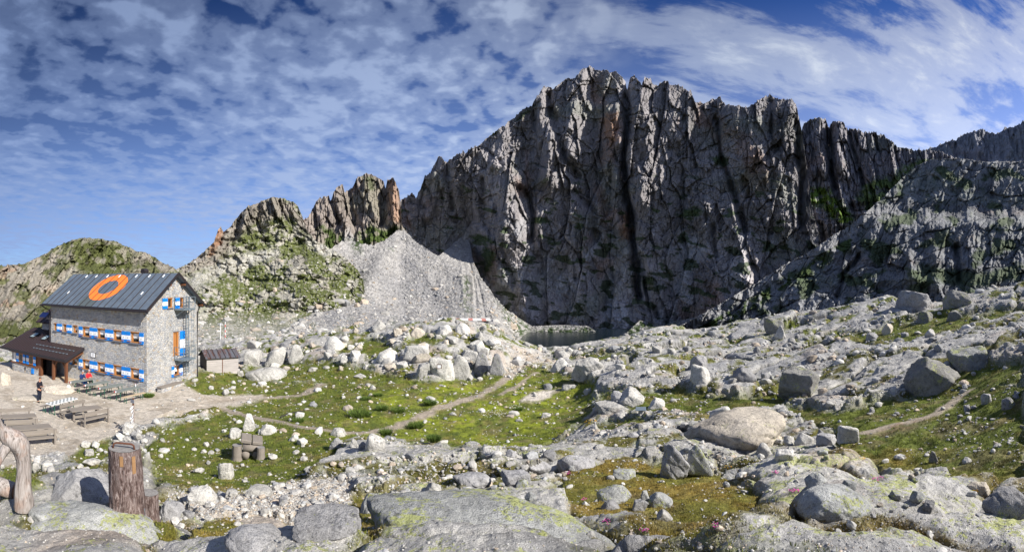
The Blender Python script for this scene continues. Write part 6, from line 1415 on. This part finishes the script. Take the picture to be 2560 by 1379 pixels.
def mat_bleached():
    m, g, b = newmat('bleached_wood'); tc = g.node('ShaderNodeTexCoord').outputs['Object']; n = g.noise(g.mapping(tc, (1, 1, .12)), 30, 6, .65, 1.0); n2 = g.noise(tc, 3.5, 4, .6)
    c = g.ramp(n, [(.34, (.10, .085, .075)), (.48, (.27, .235, .215)), (.66, (.40, .37, .35))]); c = g.mix(g.ramp(n2, [(.52, 0.), (.64, .4)]), c, (.30, .17, .11)); g.l.new(c, b.inputs['Base Color']); b.inputs['Roughness'].default_value = .75
    g.l.new(g.node('ShaderNodeBump', ins={'Strength': .6, 'Distance': .01, 'Height': n}).outputs[0], b.inputs['Normal']); return m
M['bleach'] = mat_bleached()
def log(name, r0, r1, h, mat, parent, furrow=.012, seed=0, cap='end', flare=.03):
    n, m_ = 96, 60; th = np.linspace(0, 2 * np.pi, n, endpoint=False)[None]; z = np.linspace(0, h, m_)[:, None]; t = z / h
    rad = r0 + (r1 - r0) * t + flare * np.exp(-t * 9); u = th / (2 * np.pi) * 12
    fx = np.cos(th) * 3.2 + 0 * z; fy = np.sin(th) * 3.2 + z * 1.6
    rad = rad * (1 + .035 * fbm(fx * .5, fy * .5 + seed, seed + 1, 3)) - furrow * ridged(np.cos(th) * 5 + z * 1.1 + .5 * fbm(fx, fy, 3, 2), np.sin(th) * 5 + z * .7, seed + 2, 3) + furrow * .5
    co = np.stack([rad * np.cos(th), rad * np.sin(th), z + 0 * th], -1).reshape(-1, 3)
    i = np.arange(m_ - 1)[:, None] * n + np.arange(n)[None]; i2 = np.arange(m_ - 1)[:, None] * n + (np.arange(n)[None] + 1) % n
    o = npmesh(name, co, np.stack([i, i2, i2 + n, i + n], -1).reshape(-1, 4), mat, True, parent=parent)
    top = co[-n:]; mb = MB(); mb.add([tuple(p) for p in top * np.array([1, 1, 1]) + np.array([0, 0, .004])] + [(0, 0, h + .004)], [(k, (k + 1) % n, n) for k in range(n)]); e = mb.build('log_end', M[cap], parent); return o
g_ = hit(318, 1306); ds = 6.3; A = (319 - 1280) / F; bz = HC - (1306 - HY) / F * (ds - .2)
st = empty('bark_stump', (ds * math.sin(A), ds * math.cos(A), bz - .04), -A, 'tall bark covered log stump with an iron handle, standing on lichened slab', 'stump')
st.rotation_euler = (0, R(-2.5), -A)
log('bark', .235, .205, .93, M['bark'], st, .020, 3)
mb = MB(); mb.tube([(-.15, -.02, .93), (-.14, -.02, .985), (-.10, -.02, 1.0), (.09, -.10, 1.0), (.12, -.11, .985), (.13, -.115, .93)], .013, 8); mb.build('handle', M['rust'], st, True)
for (a, z, w, h_) in ((-.2, .82, .045, .13), (.55, .76, .05, .22)):
    mb = MB(); th = -math.pi / 2 + a; c = Vector((math.cos(th) * .207, math.sin(th) * .207, z)); t = Vector((-math.sin(th), math.cos(th), 0)); nn = Vector((math.cos(th), math.sin(th), 0))
    P8 = [c + t * sx_ * w / 2 + Vector((0, 0, sz_ * h_ / 2)) + nn * k for k in (-.02, .012) for sx_, sz_ in ((-1, -1), (1, -1), (1, 1), (-1, 1))]; mb.add(P8, [(4, 5, 6, 7), (0, 1, 5, 4), (1, 2, 6, 5), (2, 3, 7, 6), (3, 0, 4, 7)]); mb.build('cut_notch', flatmat('fresh_cut_wood', (.26, .15, .07), .8, var=.5, sc=20), st)
mb = MB(); mb.bar((.21, -.10, .16), (.225, -.12, .0), .035, .012); mb.bar((.225, -.12, .0), (.29, -.17, -.09), .035, .012); mb.build('bracket', M['steel'], st)
A2 = (374 - 1280) / F; d2 = 6.9; bz2 = HC - (1297 - HY) / F * d2
s2 = empty('small_stump', (d2 * math.sin(A2), d2 * math.cos(A2), bz2 - .06), -A2, 'short log stump half hidden behind the tall bark covered one', 'stump'); log('bark', .135, .125, .44, M['bark'], s2, .010, 9)
# carved branch
def C_(px, py, d=6.5): a = (px - 1280) / F; return np.array([d * math.sin(a), d * math.cos(a), HC - (py - HY) / F * d])
o0 = C_(58, 1258); q = lambda px, py, d, r_: (tuple(C_(px, py, d) - o0), r_ / F * d)
br = empty('carved_branch', tuple(o0), 0, 'bleached bent tree branch standing upright at the left edge of the photo', 'driftwood')
def limb(name, pts, mat, parent, seed):
    """tapered, knotty limb swept through (px, py, d, half width px) points"""
    P = np.array([list(C_(p[0], p[1], p[2]) - o0) + [p[3] / F * p[2]] for p in pts]); n = len(P); Q = []
    for i in range(n - 1):
        p0, p1, p2, p3 = P[max(i - 1, 0)], P[i], P[i + 1], P[min(i + 2, n - 1)]
        for t in np.linspace(0, 1, 10, endpoint=i == n - 2): Q.append(.5 * (2 * p1 + (p2 - p0) * t + (2 * p0 - 5 * p1 + 4 * p2 - p3) * t * t + (3 * p1 - p0 - 3 * p2 + p3) * t**3))
    Q = np.array(Q); T = np.gradient(Q[:, :3], axis=0); T /= np.linalg.norm(T, axis=1, keepdims=True); ref = np.array([math.sin(-1.03), math.cos(-1.03), 0.]); m = 40; V = []
    th = np.linspace(0, 2 * np.pi, m, endpoint=False)
    for k in range(len(Q)):
        a_ = np.cross(T[k], ref); a_ /= np.linalg.norm(a_); b_ = np.cross(T[k], a_); r = Q[k, 3] * (1 + .10 * fbm(np.cos(th) * 1.3 + k * .09, np.sin(th) * 1.3 + seed, seed, 3) - .05 * ridged(np.cos(th) * 3 + k * .02, np.sin(th) * 3, seed + 4, 2))
        V.append(Q[k, :3] + np.outer(r * np.cos(th), a_) + np.outer(r * np.sin(th), b_))
    V = np.concatenate(V + [[Q[0, :3]], [Q[-1, :3] + T[-1] * Q[-1, 3] * .5]]); i = np.arange(len(Q) - 1)[:, None] * m + np.arange(m)[None]; i2 = np.arange(len(Q) - 1)[:, None] * m + (np.arange(m)[None] + 1) % m
    o = npmesh(name, V, np.stack([i, i2, i2 + m, i + m], -1).reshape(-1, 4), mat, True, parent=parent)
    L = len(Q) * m; mb = MB(); mb.add([tuple(v) for v in V[(len(Q) - 1) * m:L]] + [tuple(V[-1])], [(k, (k + 1) % m, m) for k in range(m)]); mb.build('limb_end', mat, o, True); return o
limb('trunk', [(60, 1272, 6.5, 26), (60, 1255, 6.5, 26), (58, 1215, 6.5, 22), (60, 1175, 6.5, 19), (57, 1140, 6.5, 20), (46, 1108, 6.5, 27), (22, 1092, 6.5, 24), (0, 1072, 6.47, 15), (-14, 1035, 6.42, 11)], M['bleach'], br, 3)
limb('side_branch', [(30, 1100, 6.5, 16), (12, 1124, 6.47, 13), (0, 1146, 6.44, 10), (-12, 1172, 6.4, 8)], M['bleach'], br, 7)
A3 = (14 - 1280) / F; lg = empty('grey_log', tuple(C_(16, 1222, 7.2)), -A3, 'grey log lying behind the carved branch at the left edge', 'log'); mb = MB(); mb.tube([(-.5, .3, .02), (-.1, .1, .0), (.12, -.02, -.02)], [.13, .13, .12], 20); mb.build('log_body', M['bleach'], lg, True)
mb = MB(); mb.tube([(.12, -.021, -.02), (.13, -.025, -.021)], .11, 20); mb.build('log_end', M['brownwood'], lg)
# log picnic table and stools
gp = hit(627, 1142); A4 = (627 - 1280) / F; tb = empty('log_table', tuple(gp[:3]), -A4, 'rough log picnic table with a split slab top on the grass', 'table'); sc_ = gp[3] / F
def tl(*pts): return [(x * sc_, y * sc_, z * sc_) for x, y, z in pts]
mb = MB(); Mx = Matrix.Translation((2 * sc_, 6 * sc_, 38 * sc_)) @ Matrix.Rotation(R(4), 4, 'X') @ Matrix.Rotation(R(8), 4, 'Y'); mb.box(-27 * sc_, -1 * sc_, -22 * sc_, 24 * sc_, 0, 9 * sc_, 0, Mx); mb.box(1 * sc_, 27 * sc_, -22 * sc_, 24 * sc_, 0, 8 * sc_, 0, Mx); mb.build('tabletop', M['greywood'], tb, bevel=.02)
for (x0, y0, x1, y1, z, r0) in ((-14, -16, -10, 20, 9, 10), (14, -16, 16, 20, 9, 10), (-20, -8, 22, -6, 26, 10), (-20, 12, 22, 14, 26, 10)):
    mb = MB(); mb.tube(tl((x0, y0, z), (x1, y1, z)), r0 * sc_, 14); mb.build('log', M['greywood'], tb, True)
for px, py, w, h, l in ((593, 1150, 26, 40, 'log stool left of the log picnic table'), (652, 1146, 21, 30, 'log stool right of the log picnic table')):
    g_ = hit(px, py); d = g_[3]; e = empty('log_stool', tuple(g_[:3]), 0, l, 'stool', 'log stools'); log('log', w / 2 / F * d, w / 2 / F * d * .93, h / F * d * .95, M['greywood'], e, .008, px)
# signpost
g_ = hit(333, 1068); d = g_[3]; sg = empty('signpost', tuple(g_[:3]), HR, 'wooden signpost with a stack of white arrow boards edge on', 'signpost'); mb = MB(); mb.box(-.035, .035, -.035, .035, -.2, 1.55); mb.build('post', M['brownwood'], sg)
for k in range(6):
    z = 1.12 - k * .165; mb = MB(); L = .62; v = [(-.03, .04, z - .06), (-.05, L - .12, z - .06), (-.05, L, z), (-.05, L - .12, z + .06), (-.03, .04, z + .06)]; v = [Matrix.Rotation(R(-158 + (k % 3) * 6), 4, 'Z') @ Vector(p) for p in v]
    off = Vector((-.02, 0, 0)); v2 = [p + off for p in v]; mb.add(v + v2, [(0, 1, 2, 3, 4), (9, 8, 7, 6, 5)] + [(i, (i + 1) % 5, (i + 1) % 5 + 5, i + 5) for i in range(5)]); mb.build('arrow_board', M['white'], sg)
mb = MB(); mb.box(-.14, .10, -.06, -.03, 1.3, 1.48); mb.build('top_board', M['slate'], sg)
# small white sign with red frame, on the rock face
a = (1098 - 1280) / F; d = hit(1098, 946)[3] - .05; ws = empty('white_sign', (d * math.sin(a), d * math.cos(a), HC - (921 - HY) / F * d), -a, 'small white sign with red frame on the sloping grey rock', 'sign'); k = d / F
mb = MB()
for b_ in ((-6, -4.6, 0, 11), (4.6, 6, 0, 11), (-4.6, 4.6, 0, 1.4), (-4.6, 4.6, 9.6, 11)): mb.box(b_[0] * k, b_[1] * k, -.02, .02, b_[2] * k, b_[3] * k)
mb.build('frame', M['rust'], ws); mb = MB(); mb.box(-4.6 * k, 4.6 * k, -.01, .01, 1.4 * k, 9.6 * k); mb.build('board', M['white'], ws)
# blue grey slab on a stone
g_ = hit(1602, 1040); d = g_[3]; k = d / F; a = (1602 - 1280) / F; ip = empty('info_panel', tuple(g_[:3]), -a, 'blue grey tilted panel on a pale stone at the right meadow edge', 'panel'); mb = MB(); mb.box(-13 * k, 13 * k, -.12, .14, 0, .04, 0, Matrix.Translation((0, 0, 17 * k)) @ Matrix.Rotation(R(24), 4, 'X')); mb.build('panel', M['steel'], ip, bevel=.008); mb = MB(); mb.tube([(0, .03, -.05), (0, .02, 10 * k), (0, 0, 17 * k)], [9 * k, 7 * k, 5 * k], 7); mb.build('foot', M_B['pale'], ip)
# black hose
pts = [hit(*p) for p in ((700, 1045), (716, 1038), (735, 1033), (752, 1030), (762, 1029))]; mb = MB(); mb.tube([tuple(p[:3] + np.array([0, 0, .06])) for p in pts], .03, 8); tag(mb.build('hose', M['dark'], None, True), 'black hose lying on the grass at the upper path', 'hose')
# low stone building above the lake
d = 66; a = (1160 - 1280) / F; k = d / F; base = HC - (818 - HY) / F * d; lb = empty('stone_building', (d * math.sin(a), d * math.cos(a), base), -a, 'low flat roofed stone building with pale striped roof above the lake', 'building')
mb = MB(); mb.box(-64 * k, -24 * k, -.8, 2.2, -3, 17 * k); mb.box(-24 * k, 64 * k, -.4, 2.2, -3, 14 * k); mb.build('wall', mat_stone('dark_stone_wall', 2.2, (.6, .6, .6)), lb)
mb = MB()
for i in range(12): mb.box((-66 + i * 11) * k, (-55 + i * 11) * k, -1.0, 2.4, (17.2 + (i % 2) * .4) * k, (19.2 + (i % 2) * .4) * k, i % 3 == 1)
mb.build('roof', [M['whitewash'], flatmat('faded_red_boards', (.50, .22, .18), .8)], lb)
# weather poles on the hillside
for px, y0, y1, l, mt in ((551, 850, 808, 'thin white pole on the slope behind the shed', 'white'), (563, 862, 803, 'thin red and white pole with a crossbar behind the shed', 'red')):
    d = 78; a = (px - 1280) / F; zb_ = HC - (y0 - HY) / F * d; zt_ = HC - (y1 - HY) / F * d; e = empty('weather_pole', (d * math.sin(a), d * math.cos(a), zb_), 0, l, 'pole'); H_ = zt_ - zb_
    mb = MB(); mb.tube([(0, 0, -1.5), (0, 0, H_)], .045, 8); mb.build('pole', M['white'], e)
    if mt == 'red':
        for q_ in range(4): mb = MB(); mb.tube([(0, 0, H_ * (.1 + .22 * q_)), (0, 0, H_ * (.2 + .22 * q_))], .052, 8); mb.build('red_band', M['red'], e)
        mb = MB(); mb.bar((-.7, 0, H_), (.5, 0, H_), .05); mb.build('crossbar', M['steel'], e)
# rucksacks by the rock on the terrace, rope post behind the hut
def blob(name, loc, s, mat, label, cat, strap=None, seed=4):
    e = empty(name, loc, .4, label, cat); me = rock_shape(seed, 3, 'dome', .09)[0] * np.array(s); o = npmesh('body', me + np.array([0, 0, s[2] * .9]), ICO[3][1], mat, True, parent=e)
    if strap: mb = MB(); mb.tube([(s[0] * .3, -s[1] * .9, s[2] * 1.6), (s[0] * .5, -s[1] * 1.3, s[2]), (s[0] * .3, -s[1] * .9, s[2] * .3)], .02, 6); mb.build('strap', strap, e, True); mb = MB(); mb.box(-s[0] * .6, s[0] * .5, -s[1] * 1.02, -s[1] * .8, s[2] * .5, s[2] * 1.2); mb.build('pocket', strap, e, bevel=.01)
g_ = hit(150, 972); blob('rucksack', tuple(g_[:3]), (.22, .15, .16), M['jacket'], 'black and red rucksack lying beside the orange tinted rock', 'rucksack', M['red'])
g_ = hit(172, 978); blob('white_bag', tuple(g_[:3]), (.17, .15, .26), M['whitewash'], 'white bag standing beside the first folding table', 'bag', M['white'], 6)
g_ = hit(535, 952); rp = empty('rope_post', tuple(g_[:3]), 0, 'thin metal post with a slack rope behind the hut', 'post'); mb = MB(); mb.tube([(0, 0, -.1), (0, 0, .75)], .02, 8); mb.build('post', M['steel'], rp)
mb = MB(); mb.tube([(0, 0, .65), (-.6, .1, .5), (-1.2, .2, .48), (-1.8, .35, .62)], .012, 6); mb.build('rope', M['palewood'], rp, True)
